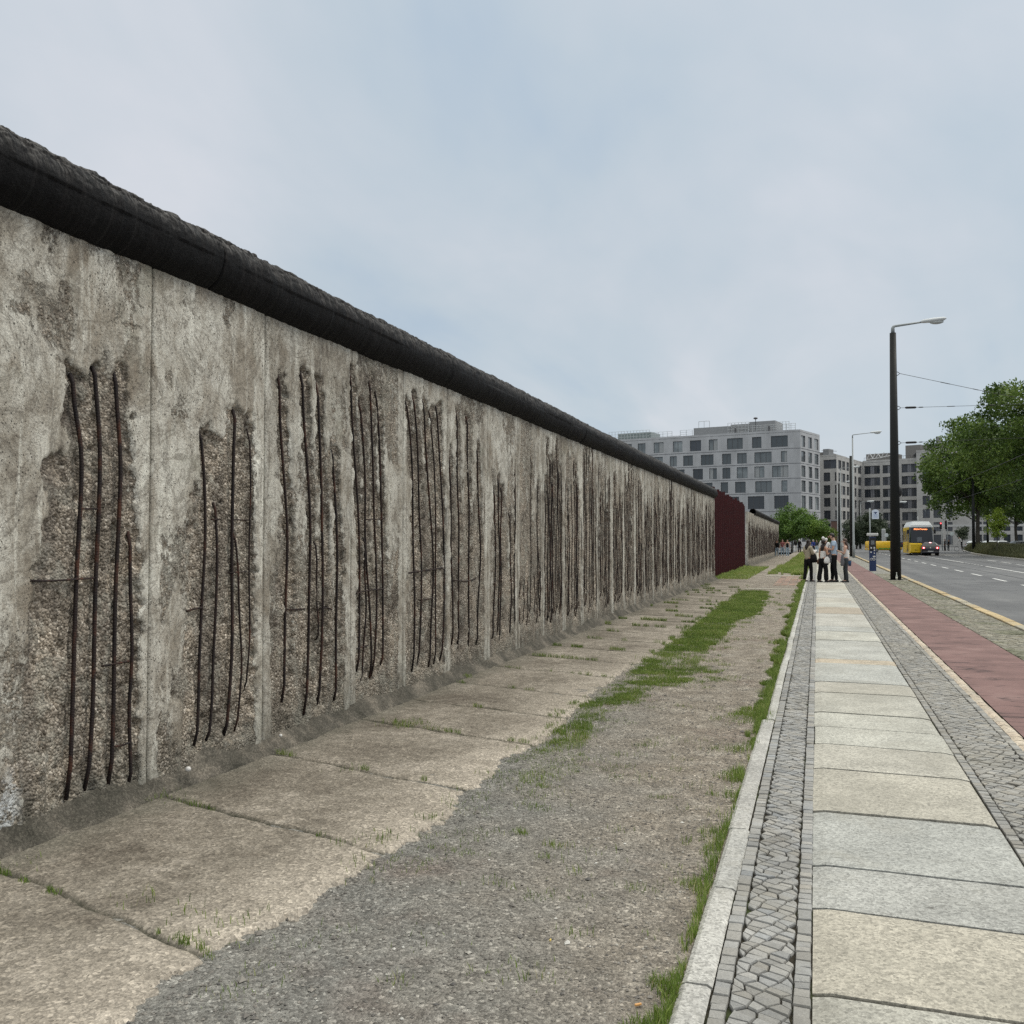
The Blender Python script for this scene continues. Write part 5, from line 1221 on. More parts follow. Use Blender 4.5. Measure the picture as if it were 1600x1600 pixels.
for u, zc, v, nm, lab in ((1385, 150, 848 - 12, 'small_sign', 'small round pale sign on a short post behind the parking meter'), (1487, 140, 834, 'small_sign', 'pale sign post at the junction right of the traffic lights')):
    e = tag(empty(nm, at(u, zc)), lab, 'sign'); z = zof(v, zc); m = MB(); m.tube([(0, 0, 0), (0, 0, z)], .035, 6); m.build('pole', MGALV, e); m = MB(); m.tube([(0, -.03, z), (0, -.05, z)], .3, 14); m.build('disc', M('pale sign disc', (.55, .6, .6), .5), e)
e = tag(empty('advert_pillar', at(1380.5, 160)), 'pale narrow pillar among the far grey bushes', 'pillar'); m = MB(); m.tube([(0, 0, 0), (0, 0, 3.3), (0, 0, 3.5)], [.32, .32, .25], 12); m.build('shaft', M('pale pillar', (.38, .39, .38), .7), e)

# ---------------------------------------------------------------- vehicles
MTYRE = M('tyre rubber', (.012, .012, .012), .85, .2, 8, .1); MRIM = M('wheel rim', (.25, .25, .26), .35, .1, 5, .5, .4); MCGL = M('car glass', (.012, .016, .018), .06, .1, 2, .6)
MHL = M('headlight glass', (.6, .62, .6), .1, .05); MPLATE = M('number plate', (.55, .55, .53), .5, .05)
def sec(y, zl, zb, zr, wl, wb, wr):
    """closed cross-section of a car body at station y"""
    L = [(wl * .9, zl), (wl, zl + .12), (wb, (zl + zb) * .52), (wb * .985, zb)]
    R_ = [(wr + (wb - wr) * .08, zb + (zr - zb) * .9) if zr > zb + .05 else (wb * .9, zr), (wr * .75, zr)]
    pr = L + R_; return [(x, y, z) for x, z in pr] + [(-x, y, z) for x, z in pr[::-1]]
def car(name, loc, rz, label, mat, L=4.0, H=1.45, W=1.72, group=None, brake=False, van=False, parts=True):
    e = tag(empty(name, tuple(loc), rz), label, 'van' if van else 'car', group); h = W / 2; zb = .62 * H if not van else .52 * H
    # y runs from rear (0) to front (L)
    zr = H; m = MB()
    if van: st = [(.0, .35, zb, H * .97, .93, .97, .86), (.08, .28, zb, H, .96, 1, .88), (L * .62, .26, zb, H, .96, 1, .88), (L * .72, .26, zb, H * .93, .96, 1, .84), (L * .84, .26, zb * .96, zb + .10, .96, .99, .85), (L * .95, .28, zb * .9, zb * .94, .94, .96, .85), (L, .36, zb * .7, zb * .74, .86, .86, .8)]
    else: st = [(.0, .42, zb * .80, zb * .86, .86, .92, .80), (.10, .30, zb, zb * 1.02, .93, .99, .80), (.30, .26, zb * 1.01, H * .86, .95, 1, .72), (.62, .24, zb, H * .985, .96, 1, .72), (L * .40, .22, zb, H, .97, 1, .72), (L * .54, .22, zb, H * .96, .97, 1, .72), (L * .70, .22, zb * .98, zb * 1.04, .97, 1, .80), (L * .86, .24, zb * .92, zb * .97, .95, .97, .85), (L * .97, .28, zb * .74, zb * .8, .90, .9, .82), (L, .36, zb * .62, zb * .66, .8, .8, .75)]
    m.loft([sec(y, a, b, c, wl * h, wb * h, wr * h) for y, a, b, c, wl, wb, wr in st]); body = m.build('body', mat, e, True)
    if not van:
        m = MB(); m.quad((-.56 * W * .76, .075, zb * 1.05), (.56 * W * .76, .075, zb * 1.05), (.5 * W * .72, .40, H * .90), (-.5 * W * .72, .40, H * .90)); 
        m.loft([[(-.60, .12, zb * 1.07), (.60, .12, zb * 1.07), (.54, .36, H * .87), (-.54, .36, H * .87)], [(-.60, .15, zb * 1.09), (.60, .15, zb * 1.09), (.54, .39, H * .89), (-.54, .39, H * .89)]]); m.build('rear_window', MCGL, e)
    for s in (-1, 1):
        m = MB()
        if van: pts = [(L * .66, zb + .06), (L * .79, zb + .06), (L * .735, H * .86), (L * .66, H * .9)]
        else: pts = [(.62, zb + .05), (L * .66, zb + .04), (L * .55, H * .92), (.80, H * .92)]
        pp = []
        for y, z in pts: 
            f = (z - zb) / (H - zb); x = h * (1.005 - .27 * max(0, f)) if not van else h * (1.01 - .11 * f); pp.append((s * x, y, z))
        m.loft([pp, [(x * .97, y, z) for x, y, z in pp]]); m.build('side_window', MCGL, e)
        for y in (L * .19, L * .81):
            m = MB(); m.tube([(s * (h - .20), y, .31), (s * (h - .02), y, .31)], .31, 18); w = m.build('wheel', MTYRE, e); m = MB(); m.tube([(s * (h - .05), y, .31), (s * (h - .005), y, .31)], .19, 14); m.build('rim', MRIM, w)
        m = MB(); m.box(s * .66 * W / 1.72 - .12, s * .66 * W / 1.72 + .12, -.02, .10, zb * .82, zb * 1.0, 0, .02); m.build('tail_light', emis('brake light lit', (.9, .02, .03), 3.0) if brake else M('tail light', (.25, .01, .01), .3), e)
        if brake:
            m = MB(); m.ball((s * .64, -.03, zb * .91), (.07, .02, .05)); m.build('lamp_core', emis('brake lamp core', (1, .35, .35), 6), e)
        m = MB(); m.box(s * .60 * W / 1.72 - .16, s * .60 * W / 1.72 + .16, L - .14, L - .0, zb * .66, zb * .80, 0, .02); m.build('headlight', MHL, e)
        m = MB(); m.box(s * (h + .02) - .08, s * (h + .02) + .08, L * .63, L * .66, zb + .04, zb + .18, 0, .02); m.build('wing_mirror', mat, e)
    m = MB(); m.box(-h * .88, h * .88, -.06, .12, .28, .50, 0, .04); m.build('rear_bumper', mat, e); m = MB(); m.box(-.26, .26, -.075, -.062, .42, .52); m.build('number_plate', MPLATE, e)
    if brake: 
        m = MB(); m.box(-.10, .10, .36, .40, H * .93, H * .96); m.build('third_brake_light', emis('high brake light', (1, .4, .4), 6), e)
        m = MB(); m.ball((0, -.0, zb * .93), (.06, .02, .08)); m.build('badge', MPLATE, e)
    if van:
        m = MB(); P4 = [(-h * .80, L * .732, H * .90), (h * .80, L * .732, H * .90), (h * .86, L * .835, zb + .13), (-h * .86, L * .835, zb + .13)]; m.loft([[(x, y + .03, z + .02) for x, y, z in P4], P4]); m.build('windscreen', MCGL, e)
    else:
        m = MB(); P4 = [(-h * .66, L * .56, H * .94), (h * .66, L * .56, H * .94), (h * .80, L * .69, zb * 1.07), (-h * .80, L * .69, zb * 1.07)]; m.loft([[(x, y + .03, z + .02) for x, y, z in P4], P4]); m.build('windscreen', MCGL, e)
    return e
MDK = M('black car paint', (.014, .013, .020), .25, .1, 2, .6); p = at(1453.5, 98, RZ)
p.z = RZ; car('hatchback_car', p, R(-2), 'black hatchback seen from behind with its brake lights on, next to the tram', MDK, brake=True)
MYE = M('yellow van paint', (.72, .44, .012), .35, .05, 2, .5)
p = at(1355, 128, RZ); v_ = car('delivery_van', p, R(-90) + TH, 'yellow delivery van crossing the junction behind the parking meter', MYE, L=4.4, H=1.50, W=1.8, van=True)
m = MB()
for k in range(5): m.box(.905, .912, 1.2 + k * .32, 1.46 + k * .32, .40 + .03 * (k % 2), .56)
m.build('green_lettering', M('green print', (.03, .30, .06), .5), v_)
v_.scale = (1, 1, 1)
MWC = M('white car paint', (.62, .65, .66), .3, .05, 2, .5)
for k, (u, zc, rz, mt_, lab) in enumerate(((1512, 168, R(-60), MWC, 'white car parked left of the plane tree trunk'), (1533, 166, R(-80), MWC, 'white car parked between the two tree trunks'), (1551, 168, R(-80), MWC, 'white car parked right of the dark mast by the median'), (1577, 150, R(-80), M('silver car paint', (.3, .32, .33), .3, .05, 2, .5), 'silver car parked far right beyond the median'), (1406, 190, R(-60), MDK, 'dark car parked just left of the tram'))):
    car('parked_car', at(u, zc, 0), rz, lab, mt_, group='cars parked beyond the junction')
# tram
def tram():
    Pf = at(1438.5, 100.2, RZ); Pb = at(1421, 101, RZ)
    # front-left corner and rear-left corner fix its heading
    a = at(1421, 101, RZ); b = at(1411.3, 107.6, RZ); d = (b - a).normalized(); rz = math.atan2(d.y, d.x) - math.pi / 2
    r = Vector((d.y, -d.x, 0)); e = tag(empty('tram', a + r * 1.2, rz), 'yellow and white tram coming towards the junction with a lit orange destination display', 'tram')
    MY = M('tram yellow', (.74, .48, .012), .3, .05, 1.5, .5); MWH = M('tram white roof', (.62, .64, .64), .4, .05, 1.5); MDG = M('tram glass', (.010, .011, .014), .08, .1, 1, .6)
    def secs(y, w, z0, z1, sl=.0): return [(-w + sl, y, z0), (w - sl, y, z0), (w, y, z0 + .15), (w, y, z1), (-w, y, z1), (-w, y, z0 + .15)]
    Lt = 7.0
    m = MB(); m.loft([secs(-.12, 1.08, .34, 1.18, .1), secs(.10, 1.17, .25, 1.32), secs(.45, 1.2, .22, 1.32), secs(Lt, 1.2, .22, 1.32)]); m.build('lower_body', MY, e)
    m = MB(); m.loft([secs(.16, 1.12, 1.32, 1.34), secs(.18, 1.12, 1.34, 2.95)][:1] + []) if False else None
    m = MB(); m.loft([[(-1.10, .06, 1.322), (1.10, .06, 1.322), (1.2, .5, 1.322), (1.2, Lt, 1.322), (-1.2, Lt, 1.322), (-1.2, .5, 1.322)], [(-1.00, .42, 3.0), (1.00, .42, 3.0), (1.16, .75, 3.0), (1.16, Lt, 3.0), (-1.16, Lt, 3.0), (-1.16, .75, 3.0)]]); m.build('window_band', MDG, e)
    m = MB(); m.loft([[(-1.02, .38, 3.0), (1.02, .38, 3.0), (1.18, .72, 3.0), (1.18, Lt, 3.0), (-1.18, Lt, 3.0), (-1.18, .72, 3.0)], [(-.98, .42, 3.22), (.98, .42, 3.22), (1.10, .8, 3.22), (1.10, Lt, 3.22), (-1.10, Lt, 3.22), (-1.10, .8, 3.22)], [(-.80, .75, 3.62), (.80, .75, 3.62), (.86, 1.2, 3.62), (.86, Lt, 3.62), (-.86, Lt, 3.62), (-.86, 1.2, 3.62)]]); m.build('roof_shroud', MWH, e)
    for s in (-1, 1):
        for y in (1.35, 3.1, 4.3, 6.2):
            m = MB(); m.box(min(s * 1.17, s * 1.215), max(s * 1.17, s * 1.215), y, y + .16, 1.3, 3.0); m.build('window_pillar', MY, e)
        m = MB(); m.box(min(s * 1.16, s * 1.215), max(s * 1.16, s * 1.215), .85, Lt, 2.62, 3.02); m.build('cantrail', MY, e)
        m = MB(); m.box(min(s * 1.205, s * 1.225), max(s * 1.205, s * 1.225), 1.5, 3.0, .34, 2.6); dr = m.build('door', MDG, e); m = MB(); m.box(min(s * 1.21, s * 1.235), max(s * 1.21, s * 1.235), 2.2, 2.28, .34, 2.6); m.build('door_edge', MY, dr)
        m = MB(); m.ball((s * .88, -.02, 1.10), (.13, .06, .08)); m.build('headlight', emis('tram headlight lit', (1, .75, .45), 3) if s < 0 else M('unlit headlight', (.5, .45, .3), .3), e)
        m = MB(); m.box(min(s * 1.2, s * 1.42), max(s * 1.2, s * 1.42), .35, .45, 2.3, 2.75, 0, .02); m.build('wing_mirror', MBLK, e)
        for y in (1.4, 5.2): 
            m = MB(); m.tube([(s * .62, y, .30), (s * .75, y, .30)], .30, 16); m.build('wheel', MTYRE, e)
    # grey panel painting a reflection onto the windscreen, apron, coupling flap
    m = MB(); m.loft([[(-.45, .085, 1.45), (.02, .085, 1.45), (.02, .355, 2.68), (-.45, .355, 2.68)], [(-.45, .10, 1.45), (.02, .10, 1.45), (.02, .37, 2.68), (-.45, .37, 2.68)]]); m.build('windscreen_reflection_panel', M('grey windscreen reflection', (.11, .12, .135), .2), e)
    m = MB(); m.box(-.9, .9, -.06, .5, .02, .24, 0, .03); m.build('skirt', MBLK, e)
    m = MB(); m.box(-.7, -.45, -.135, -.12, .55, .60); m.box(-.1, .12, -.135, -.12, .60, .66); m.build('front_grille', MBLK, e)
    cu = bpy.data.curves.new('destination_display', 'FONT'); cu.body = 'M10 U Turmstr.'; cu.size = .205; cu.extrude = .003; cu.align_x = 'CENTER'
    t0 = bpy.data.objects.new('tmp', cu); link(t0); bpy.context.view_layer.update(); me = bpy.data.meshes.new_from_object(t0.evaluated_get(bpy.context.evaluated_depsgraph_get())); bpy.data.objects.remove(t0)
    t = bpy.data.objects.new('destination_display', me); link(t); me.materials.clear(); t.parent = e; t.location = (-.05, .335, 2.70); t.rotation_euler = (math.pi / 2 + .02 - math.atan(.36 / 1.68) + .0, 0, 0); me.materials.append(emis('orange display', (1, .30, .10), 4.5))
    t.location = (-.05, .355, 2.72); t.rotation_euler = (math.pi / 2 - .21, 0, 0); t.location.y -= .03
    # pantograph
    m = MB(); m.tube([(0, 3.0, 3.6), (0, 3.9, 4.3), (0, 3.0, 5.0)], .035, 5); m.tube([(-.75, 3.0, 4.75), (-.6, 3.0, 5.0), (.6, 3.0, 5.0), (.75, 3.0, 4.75)], .03, 5); m.box(-.3, .3, 2.6, 4.0, 3.6, 3.75); m.build('pantograph', MGALV, e)
    m = MB(); m.tube([(-.9, Lt, 1.7), (-.9, Lt + .5, 1.7)], .2, 4)
    m.box(-1.05, 1.05, Lt, Lt + .5, .4, 3.1); m.build('bellows', MBLK, e)
    # following section, bent away round the curve
    ang = R(-9); ca, sa = math.cos(ang), math.sin(ang)
    def tr(p): x, y, z = p; return (x * ca - y * sa, Lt + .5 + x * sa + y * ca, z)
    for nm, z0, z1, w0, w1, mt_ in (('rear_lower_body', .22, 1.32, 1.2, 1.2, MY), ('rear_window_band', 1.32, 3.0, 1.19, 1.16, MDG), ('rear_roof', 3.0, 3.6, 1.16, .86, MWH)):
        m = MB(); m.loft([[tr(p) for p in ((-w0, .1, z0), (w0, .1, z0), (w0, 7, z0), (-w0, 7, z0))], [tr(p) for p in ((-w1, .1, z1), (w1, .1, z1), (w1, 7, z1), (-w1, 7, z1))]]); m.build(nm, mt_, e)
    return e
tram()

# ---------------------------------------------------------------- people
MSK = M('skin', (.42, .24, .165), .5, .08, 8, .4); MSK2 = M('light skin', (.50, .31, .23), .5, .06, 8, .4); MHAIR = M('dark brown hair', (.016, .010, .008), .45, .35, 12, .4, 0, .5); MHAIR2 = M('brown hair', (.055, .026, .015), .45, .3, 12, .4, 0, .5)
def cloth(name, col, v=.16): return M(name, col, .85, v, 7, .15, 0, .5)
def skin_mesh(name, nodes, edges, mat, parent, sub=2, root=0):
    me = bpy.data.meshes.new(name); me.from_pydata([n[0] for n in nodes], edges, []); o = bpy.data.objects.new(name, me); link(o); o.parent = parent
    md = o.modifiers.new('skin', 'SKIN'); md.use_smooth_shade = True
    for i, n in enumerate(nodes):
        r = n[1]; me.skin_vertices[0].data[i].radius = r if isinstance(r, tuple) else (r, r); me.skin_vertices[0].data[i].use_root = (i == root)
    s = o.modifiers.new('sub', 'SUBSURF'); s.levels = s.render_levels = sub; me.materials.append(mat); return o
def person(loc, face, H, label, top, bottom, hair=MHAIR, skin=MSK, armL=((.13, .02, .63), (.13, .06, .50)), armR=((.13, .02, .63), (.13, .06, .50)), sleeve=2, longhair=True, wide=.048, stride=.03, shoes=None, group=None, detail=True, headdown=0.0, strapless=False, lean=0.0, bare_low=0.0):
    """local frame: y = the way the person faces, x = their right, sizes as fractions of the height"""
    e = tag(empty('person', tuple(loc), face), label, 'person', group); S = H
    def P(x, y, z): return (x * S, (y + lean * max(0, z - .5)) * S, z * S)
    nd = [(P(0, 0, .525), .070 * S), (P(0, 0, .60), .060 * S), (P(0, .006, .70), .068 * S), (P(0, .0, .785), .052 * S), (P(0, 0, .835), .030 * S), (P(0, .008 + headdown * .2, .872), .036 * S), (P(0, .012 + headdown * .7, .918), .050 * S), (P(0, .004 + headdown * .8, .962), .034 * S)]
    ed = [(0, 1), (1, 2), (2, 3), (3, 4), (4, 5), (5, 6), (6, 7)]
    def add(p, r, j): nd.append((p, r)); ed.append((j, len(nd) - 1)); return len(nd) - 1
    for s, (el, ha) in ((1, armR), (-1, armL)):
        sh = add(P(s * .088, -.002, .795), .034 * S, 3); k = add(P(s * el[0], el[1], el[2]), .023 * S, sh); wv = Vector(ha) - Vector(el); w = add(P(s * ha[0], ha[1], ha[2]), .0145 * S, k)
        dv = Vector((s * wv.x, wv.y, wv.z)).normalized(); wp = Vector(P(s * ha[0], ha[1], ha[2])); pm_ = wp + dv * .040 * S; k2 = add(tuple(pm_), .0175 * S, w)
        if detail:
            side = dv.cross(Vector((0, 1, .3))).normalized() if abs(dv.y) < .8 else dv.cross(Vector((0, 0, 1))).normalized()
            curl = dv.cross(side).normalized() * (1 if s > 0 else -1)
            for q, ln in ((-1.5, .030), (-.5, .038), (.5, .036), (1.5, .028)):
                b = pm_ + side * q * .0105 * S + dv * .018 * S; c = b + dv * ln * .55 * S + curl * .004 * S; t_ = c + dv * ln * .4 * S + curl * .014 * S
                f1 = add(tuple(b), .0056 * S, k2); f2 = add(tuple(c), .0050 * S, f1); add(tuple(t_), .0042 * S, f2)
            b = wp + dv * .022 * S + side * .020 * S; f1 = add(tuple(b), .0065 * S, k2); add(tuple(b + dv * .022 * S + side * .010 * S), .0055 * S, f1)
    for s in (1, -1):
        st = stride * s; hp = add(P(s * .050, 0, .485), .052 * S, 0); kn = add(P(s * .056, st * .6 + .012, .275), .033 * S, hp); an = add(P(s * .056, st - .012, .045), .020 * S, kn); add(P(s * .062, st + .065, .020), .015 * S, an)
    body = skin_mesh('body', nd, ed, skin, e)
    hy = (.012 + headdown * .7) * S; hz = .918 * S
    if detail:
        m = MB(); m.ball((0, hy + .056 * S, hz - .012 * S), (.008 * S, .012 * S, .014 * S), 8, 6); m.ball((0, hy + .047 * S, hz - .034 * S), (.015 * S, .007 * S, .004 * S), 8, 5)
        for s in (-1, 1): m.ball((s * .052 * S, hy - .002 * S, hz - .008 * S), (.006 * S, .012 * S, .018 * S), 8, 6)
        m.build('face_features', skin, body, True)
        m = MB()
        for s in (-1, 1): m.ball((s * .019 * S, hy + .050 * S, hz + .002 * S), (.007 * S, .004 * S, .004 * S), 8, 5)
        m.build('eye', MHAIR, body, True)
    # clothes
    g = .010 * S; tn = []; te = []
    if strapless: tn = [(P(0, 0, .50), .074 * S), (P(0, 0, .60), .062 * S + g * .6), (P(0, .006, .70), .068 * S + g), (P(0, .004, .745), .064 * S)]; te = [(0, 1), (1, 2), (2, 3)]
    else:
        tn = [(P(0, 0, .475), .078 * S), (P(0, 0, .60), .068 * S + g), (P(0, .006, .70), .070 * S + g), (P(0, 0, .785), .055 * S + g * .8), (P(0, 0, .825), .034 * S)]; te = [(0, 1), (1, 2), (2, 3), (3, 4)]
        if sleeve > 0:
            for s, (el, ha) in ((1, armR), (-1, armL)):
                tn.append((P(s * .090, -.002, .797), .038 * S + g * .5)); te.append((3, len(tn) - 1)); j = len(tn) - 1; f = .55 if sleeve == 1 else 1
                q = Vector((.090, -.002, .797)).lerp(Vector(el), f); tn.append((P(s * q.x, q.y, q.z), .030 * S + g * .8)); te.append((j, len(tn) - 1)); j = len(tn) - 1
                if sleeve == 2: q = Vector(el).lerp(Vector(ha), .88); tn.append((P(s * q.x, q.y, q.z), .022 * S + g * .5)); te.append((j, len(tn) - 1))
    skin_mesh('top', tn, te, top, e)
    bn = [(P(0, 0, .59), .060 * S + g * .5), (P(0, 0, .525), .072 * S + g * .5)]; be = [(0, 1)]
    for s in (1, -1):
        st = stride * s; bn.append((P(s * .052, 0, .475), .056 * S + g * .5)); be.append((1, len(bn) - 1)); j = len(bn) - 1
        bn.append((P(s * .058, st * .6 + .012, .275), (wide * .5 + .024) * S)); be.append((j, len(bn) - 1)); j += 1
        bn.append((P(s * .060, st * .8 - .004, .15), (wide * .8 + .008) * S)); be.append((j, len(bn) - 1)); j += 1
        bn.append((P(s * .060, st - .004, .035 + bare_low), wide * S)); be.append((j, len(bn) - 1))
    skin_mesh('trousers', bn, be, bottom, e)
    for s in (1, -1):
        st = stride * s; m = MB(); x, y = s * .060 * S, st * S
        def rg(yy, w, z): return [(x - w, yy, 0), (x + w, yy, 0), (x + w, yy, z * .6), (x + w * .5, yy, z), (x - w * .5, yy, z), (x - w, yy, z * .6)]
        m.loft([rg(y - .045 * S, .018 * S, .045 * S), rg(y - .01 * S, .022 * S, .05 * S), rg(y + .04 * S, .026 * S, .035 * S), rg(y + .09 * S, .024 * S, .022 * S), rg(y + .105 * S, .012 * S, .014 * S)]); m.build('shoe', shoes or MBLK, e, True)
    m = MB(); m.ball((0, hy - .008 * S, hz + .012 * S), (.056 * S, .058 * S, .058 * S), 14, 9)
    # keep the face free
    m.v = [(x, min(y, hy + (.030 * S if z > hz + .02 * S else (-.004 * S + max(0, (z - hz)) * 1.2))), z) for x, y, z in m.v]
    if longhair:
        rings = []
        for z, w, d, yo in ((.935, .056, .045, -.012), (.89, .058, .035, -.022), (.84, .064, .028, -.035), (.78, .060, .024, -.046), (.72, .046, .018, -.054), (.69, .022, .010, -.056)):
            rings.append([((w * math.cos(t)) * S, hy * (1 if z > .85 else .3) + (yo + d * math.sin(t)) * S + lean * max(0, z - .5) * S, z * S) for t in [2 * math.pi * k / 12 for k in range(12)]])
        m.loft(rings)
    m.build('hair', hair, e, True)
    return e
def grp(u, zc): return at(u, zc)
GZ = 34.3
beige_j, blackc, whitec, bluec, greyj, bagg = cloth('beige jacket cloth', (.36, .32, .24)), cloth('black cloth', (.010, .010, .011), .3), cloth('white cloth', (.68, .67, .65), .06), cloth('light blue shirt cloth', (.42, .53, .66), .08), cloth('charcoal denim', (.045, .05, .055), .2), cloth('grey bag cloth', (.13, .13, .14), .15)
MPAP = M('white paper', (.66, .66, .64), .7, .05)
GRP = 'people gathered on the pavement'
w1 = person(grp(1262, GZ + .4), R(-60) + TH, 1.56, 'woman in a beige jacket and black trousers holding a white sheet of paper', beige_j, blackc, armL=((.12, .02, .64), (.045, .13, .68)), armR=((.12, .03, .64), (.05, .14, .68)), sleeve=2, wide=.040, stride=.05, group=GRP, headdown=.03)
w2 = person(grp(1285, GZ - .1), R(-68) + TH, 1.56, 'woman with bare shoulders in a white strapless top and wide black trousers', whitec, blackc, armL=((.125, .0, .62), (.12, .03, .50)), armR=((.12, .02, .64), (.06, .12, .66)), strapless=True, sleeve=0, wide=.058, stride=.055, group=GRP, headdown=.035, lean=.10)
mn = person(grp(1302.5, GZ), R(72) + TH, 1.80, 'tall man in a light blue short-sleeved shirt and black trousers looking down at a phone', bluec, blackc, skin=MSK2, armL=((.115, .02, .645), (.05, .15, .68)), armR=((.115, .02, .645), (.05, .15, .69)), sleeve=1, longhair=False, wide=.036, stride=.04, group=GRP, headdown=.05)
w3 = person(grp(1321, GZ - .2), R(66) + TH, 1.60, 'woman with long brown hair in a white sleeveless top and grey trousers', whitec, greyj, hair=MHAIR2, skin=MSK2, armL=((.115, .02, .64), (.05, .13, .69)), armR=((.115, .02, .64), (.05, .13, .69)), sleeve=0, wide=.036, stride=.025, group=GRP, headdown=.02)
def held(name, par, pos_, size, mat, label, cat, rot=(0, 0, 0)):
    """a thing carried by a person stays its own top-level object"""
    loc = par.matrix_basis @ Vector(pos_); e = tag(empty(name, loc, par.rotation_euler.z), label, cat); m = MB(); sx, sy, sz_ = size; m.box(-sx, sx, -sy, sy, -sz_, sz_, 0, min(size) * .3); o = m.build('sheet' if 'paper' in name else 'casing', mat, e); o.rotation_euler = rot; return e
bpy.context.view_layer.update()
held('paper_map', w1, (0, .30, 1.10), (.12, .004, .09), MPAP, 'white sheet held by the woman in the beige jacket', 'paper', (R(-50), 0, 0))
held('mobile_phone', mn, (0, .345, 1.29), (.036, .006, .075), MBLK, 'phone held by the tall man in the blue shirt', 'phone', (R(-40), 0, 0))
held('mobile_phone', w3, (0, .30, 1.16), (.036, .006, .075), M('pale phone', (.5, .45, .42), .4), 'phone held by the woman in the white sleeveless top', 'phone', (R(-40), 0, 0))
def bag(name, par, c, w, h, d, mat, label, strap_to, r=.010):
    loc = par.matrix_basis @ Vector(c); e = tag(empty(name, loc, par.rotation_euler.z), label, 'bag'); m = MB()
    def rg(z, fw, fd): return [(w * fw * math.copysign(abs(math.cos(t)) ** .6, math.cos(t)), d * fd * math.copysign(abs(math.sin(t)) ** .6, math.sin(t)), z) for t in [2 * math.pi * k / 16 for k in range(16)]]
    m.loft([rg(-h, .55, .5), rg(-h * .9, .85, .9), rg(-h * .3, 1, 1), rg(h * .4, .85, .8), rg(h * .9, .6, .45), rg(h, .5, .3)]); m.build('bag_body', mat, e, True)
    m = MB()
    for s in (-1, 1):
        a = Vector((0, s * .0 + s * d * .3, h * .9)); b = Vector(strap_to) - Vector(c); m.tube([a, a.lerp(b, .5) + Vector((0, s * .05, 0)), b], r, 6)
    m.build('strap', mat, e, True); return e
bag('shoulder_bag', w1, (.15, .12, .86), .09, .17, .15, blackc, 'black shoulder bag hanging from the woman in the beige jacket', (.10, .0, 1.27))
bag('handbag', w2, (.15, .06, .80), .035, .12, .13, whitec, 'small white handbag at the hip of the woman in the strapless top', (-.02, -.02, 1.26), .006)
bag('handbag', w2, (-.19, .0, .74), .05, .10, .09, M('brown leather', (.10, .055, .035), .5), 'small brown pouch by the hand of the woman in the strapless top', (-.17, .02, .86), .005)
bag('tote_bag', mn, (-.02, .19, .92), .15, .23, .14, bagg, 'large grey tote bag carried by the tall man', (.14, .0, 1.46), .012)
bag('tote_bag', w3, (-.20, .10, .78), .05, .20, .07, bagg, 'limp grey cloth bag hanging beside the woman on the right', (-.13, .0, 1.28), .006)
e = tag(empty('rubbish_bin', at(1327, 56)), 'small blue bin behind the rightmost woman', 'bin'); m = MB(); m.tube([(0, 0, 0), (0, 0, .28), (0, 0, .30)], [.08, .10, .09], 14); m.build('bin_body', M('blue bin', (.03, .09, .18), .5), e, True); m = MB(); m.tube([(0, 0, .30), (0, 0, .32)], .10, 14); m.build('lid', MBLK, e, True)
# people farther off
jean, rust, bluet = cloth('pale jeans', (.30, .38, .45)), cloth('dusty red shirt cloth', (.26, .10, .10)), cloth('blue top cloth', (.03, .05, .20))
FAR = 'people farther along the street'
person(at(1213.5, 88.5), R(170), 1.55, 'walker in a black long-sleeved top closest to the far end of the wall', blackc, jean, longhair=False, sleeve=2, wide=.034, stride=.08, detail=False, group=FAR, shoes=whitec)
person(at(1222.3, 88), R(175), 1.64, 'walker in a dusty red shirt, middle of the trio by the wall', rust, jean, hair=MHAIR2, sleeve=1, wide=.034, stride=.09, detail=False, group=FAR, shoes=whitec, skin=MSK2)
person(at(1230, 87), R(185), 1.62, 'walker in a black cropped top and pale jeans, rightmost of the trio by the wall', blackc, jean, sleeve=0, wide=.042, stride=.09, detail=False, group=FAR, shoes=whitec, skin=MSK2)
person(at(1242.3, 120), R(20), 1.6, 'distant person in black with white shoes, left of two standing by the path', blackc, whitec, detail=False, wide=.03, group=FAR)
person(at(1248.8, 120), R(-30), 1.7, 'distant person in black with a pale hat, right of two standing by the path', blackc, blackc, hair=whitec, longhair=False, detail=False, group=FAR)
person(at(1270.5, 112), R(150), 1.62, 'distant person in a bright blue top between the two nearest women', bluet, blackc, hair=whitec, longhair=False, detail=False, stride=.08, group=FAR)
person(at(1263.5, 118), R(160), 1.6, 'distant person behind the head of the woman in beige', cloth('olive cloth', (.12, .10, .06)), blackc, hair=MHAIR2, longhair=False, detail=False, group=FAR)
person(at(1276, 116), R(150), 1.6, 'distant person in grey just right of the one in blue', greyj, jean, longhair=False, detail=False, group=FAR)
person(at(1286, 62), R(10), 1.78, 'person in a white cap right behind the woman in the strapless top', whitec, blackc, hair=whitec, longhair=False, detail=False, group=FAR)
person(at(1290.5, 58), R(10), 1.68, 'person in a white top and cap just left of the tall man', whitec, greyj, hair=whitec, longhair=False, detail=False, group=FAR)
person(at(1476, 138), R(90), 1.75, 'person in black waiting left of the junction sign', blackc, blackc, detail=False, group=FAR)
person(at(1482, 138), R(60), 1.7, 'person in dark clothes waiting right of another at the junction', blackc, greyj, detail=False, group=FAR, longhair=False)
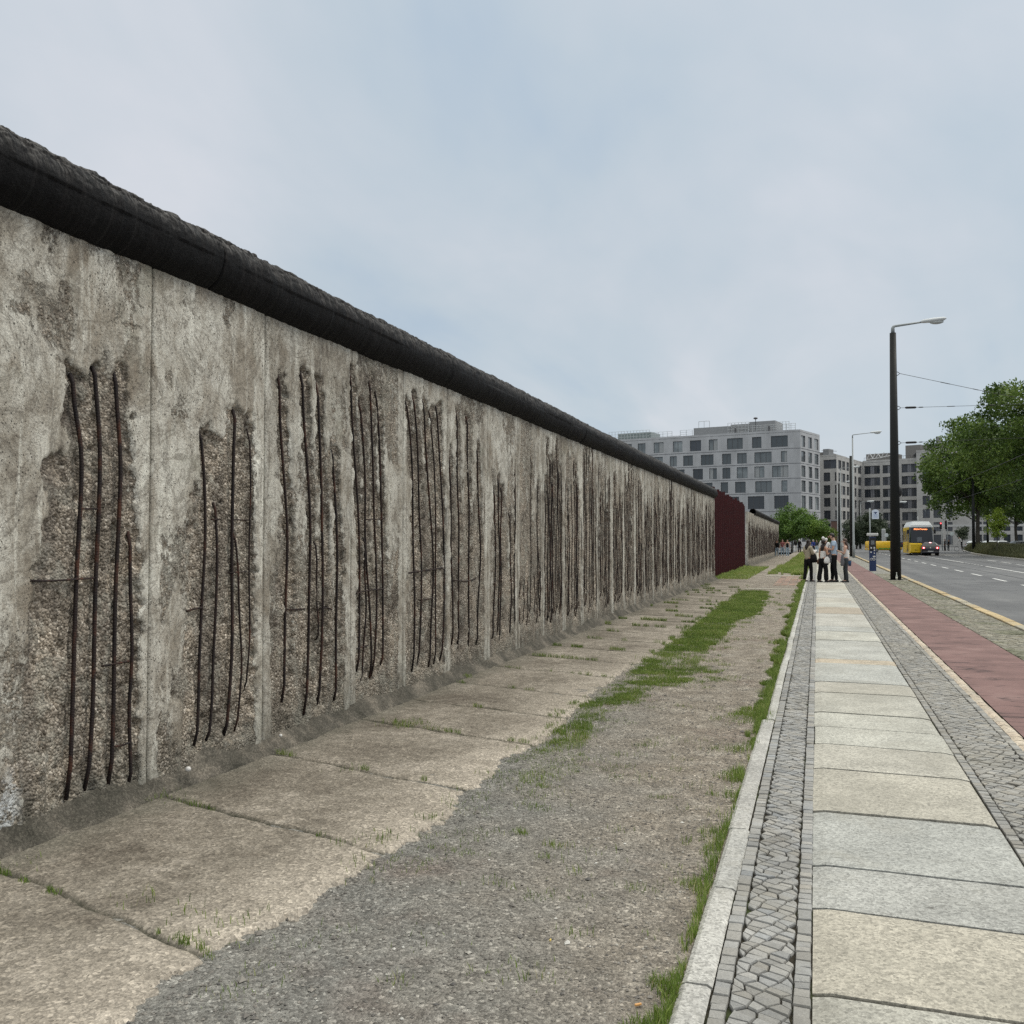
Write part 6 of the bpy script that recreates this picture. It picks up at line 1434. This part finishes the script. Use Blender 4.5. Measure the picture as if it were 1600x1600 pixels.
# cyclist leaning over at the end of the median
by = tag(empty('bicycle', at(1500.5, 128), R(60)), 'bicycle ridden at the tip of the grassy median', 'bicycle')
for y in (-.52, .52):
    m = MB(); m.tube([(0, y + .33 * math.cos(t), .34 + .33 * math.sin(t)) for t in np.linspace(0, 6.2832, 19)], .022, 5, caps=False); m.build('wheel', MTYRE, by)
m = MB(); m.tube([(0, -.52, .34), (0, -.1, .3), (0, .42, .85), (0, -.18, .88), (0, -.1, .3)], .02, 5); m.tube([(0, -.52, .34), (0, -.18, .88), (0, -.2, .98)], .018, 5); m.tube([(0, .52, .34), (0, .42, .85), (0, .4, 1.0)], .018, 5); m.build('frame', MGALV, by)
m = MB(); m.box(-.08, .08, -.34, -.08, .97, 1.02, 0, .015); m.build('saddle', MBLK, by); m = MB(); m.tube([(-.28, .36, 1.02), (0, .42, 1.0), (.28, .36, 1.02)], .014, 5); m.build('handlebar', MBLK, by)
person(at(1500.5, 128) + Vector((0, 0, .45)) + Vector((-math.sin(R(60)) * -.15, math.cos(R(60)) * -.15, 0)), R(60), 1.55, 'cyclist in a pale top leaning forward on a bicycle', whitec, blackc, detail=False, group=FAR, lean=.5, longhair=False, armL=((.12, .10, .66), (.13, .22, .56)), armR=((.12, .10, .66), (.13, .22, .56)))
# little things on the ground
def litter(u, v, sx, sy, mat, label, name='litter', rz=0.0):
    g_ = ground(u, v); e = tag(empty(name, (g_[0], g_[1], .0), rz), label, 'litter'); m = MB(); m.box(-sx, sx, -sy, sy, .0, .006, 0, .001); m.build('scrap', mat, e)
litter(997, 1571, .012, .004, M('orange scrap', (.62, .33, .12), .6), 'small orange scrap lying on the gravel near the kerb', rz=.7)
litter(860, 1470, .003, .007, M('yellow scrap', (.60, .45, .12), .6), 'tiny yellow scrap lying on the gravel', rz=.1)
for u, v, r, lb in ((277, 1206, .018, 'white pebble lying at the wall foot below the first bars'), (423, 1160, .012, 'white pebble at the wall foot by the third group of bars')):
    p_ = ground(u, v); e = empty('white_pebble', (XW + .08, wY(u) + .02, .115)); tag(e, lb, 'stone'); m = MB(); m.ball((0, 0, 0), (r, r, r * .9), 9, 7); m.build('stone', M('white quartz', (.65, .63, .6), .5), e, True)
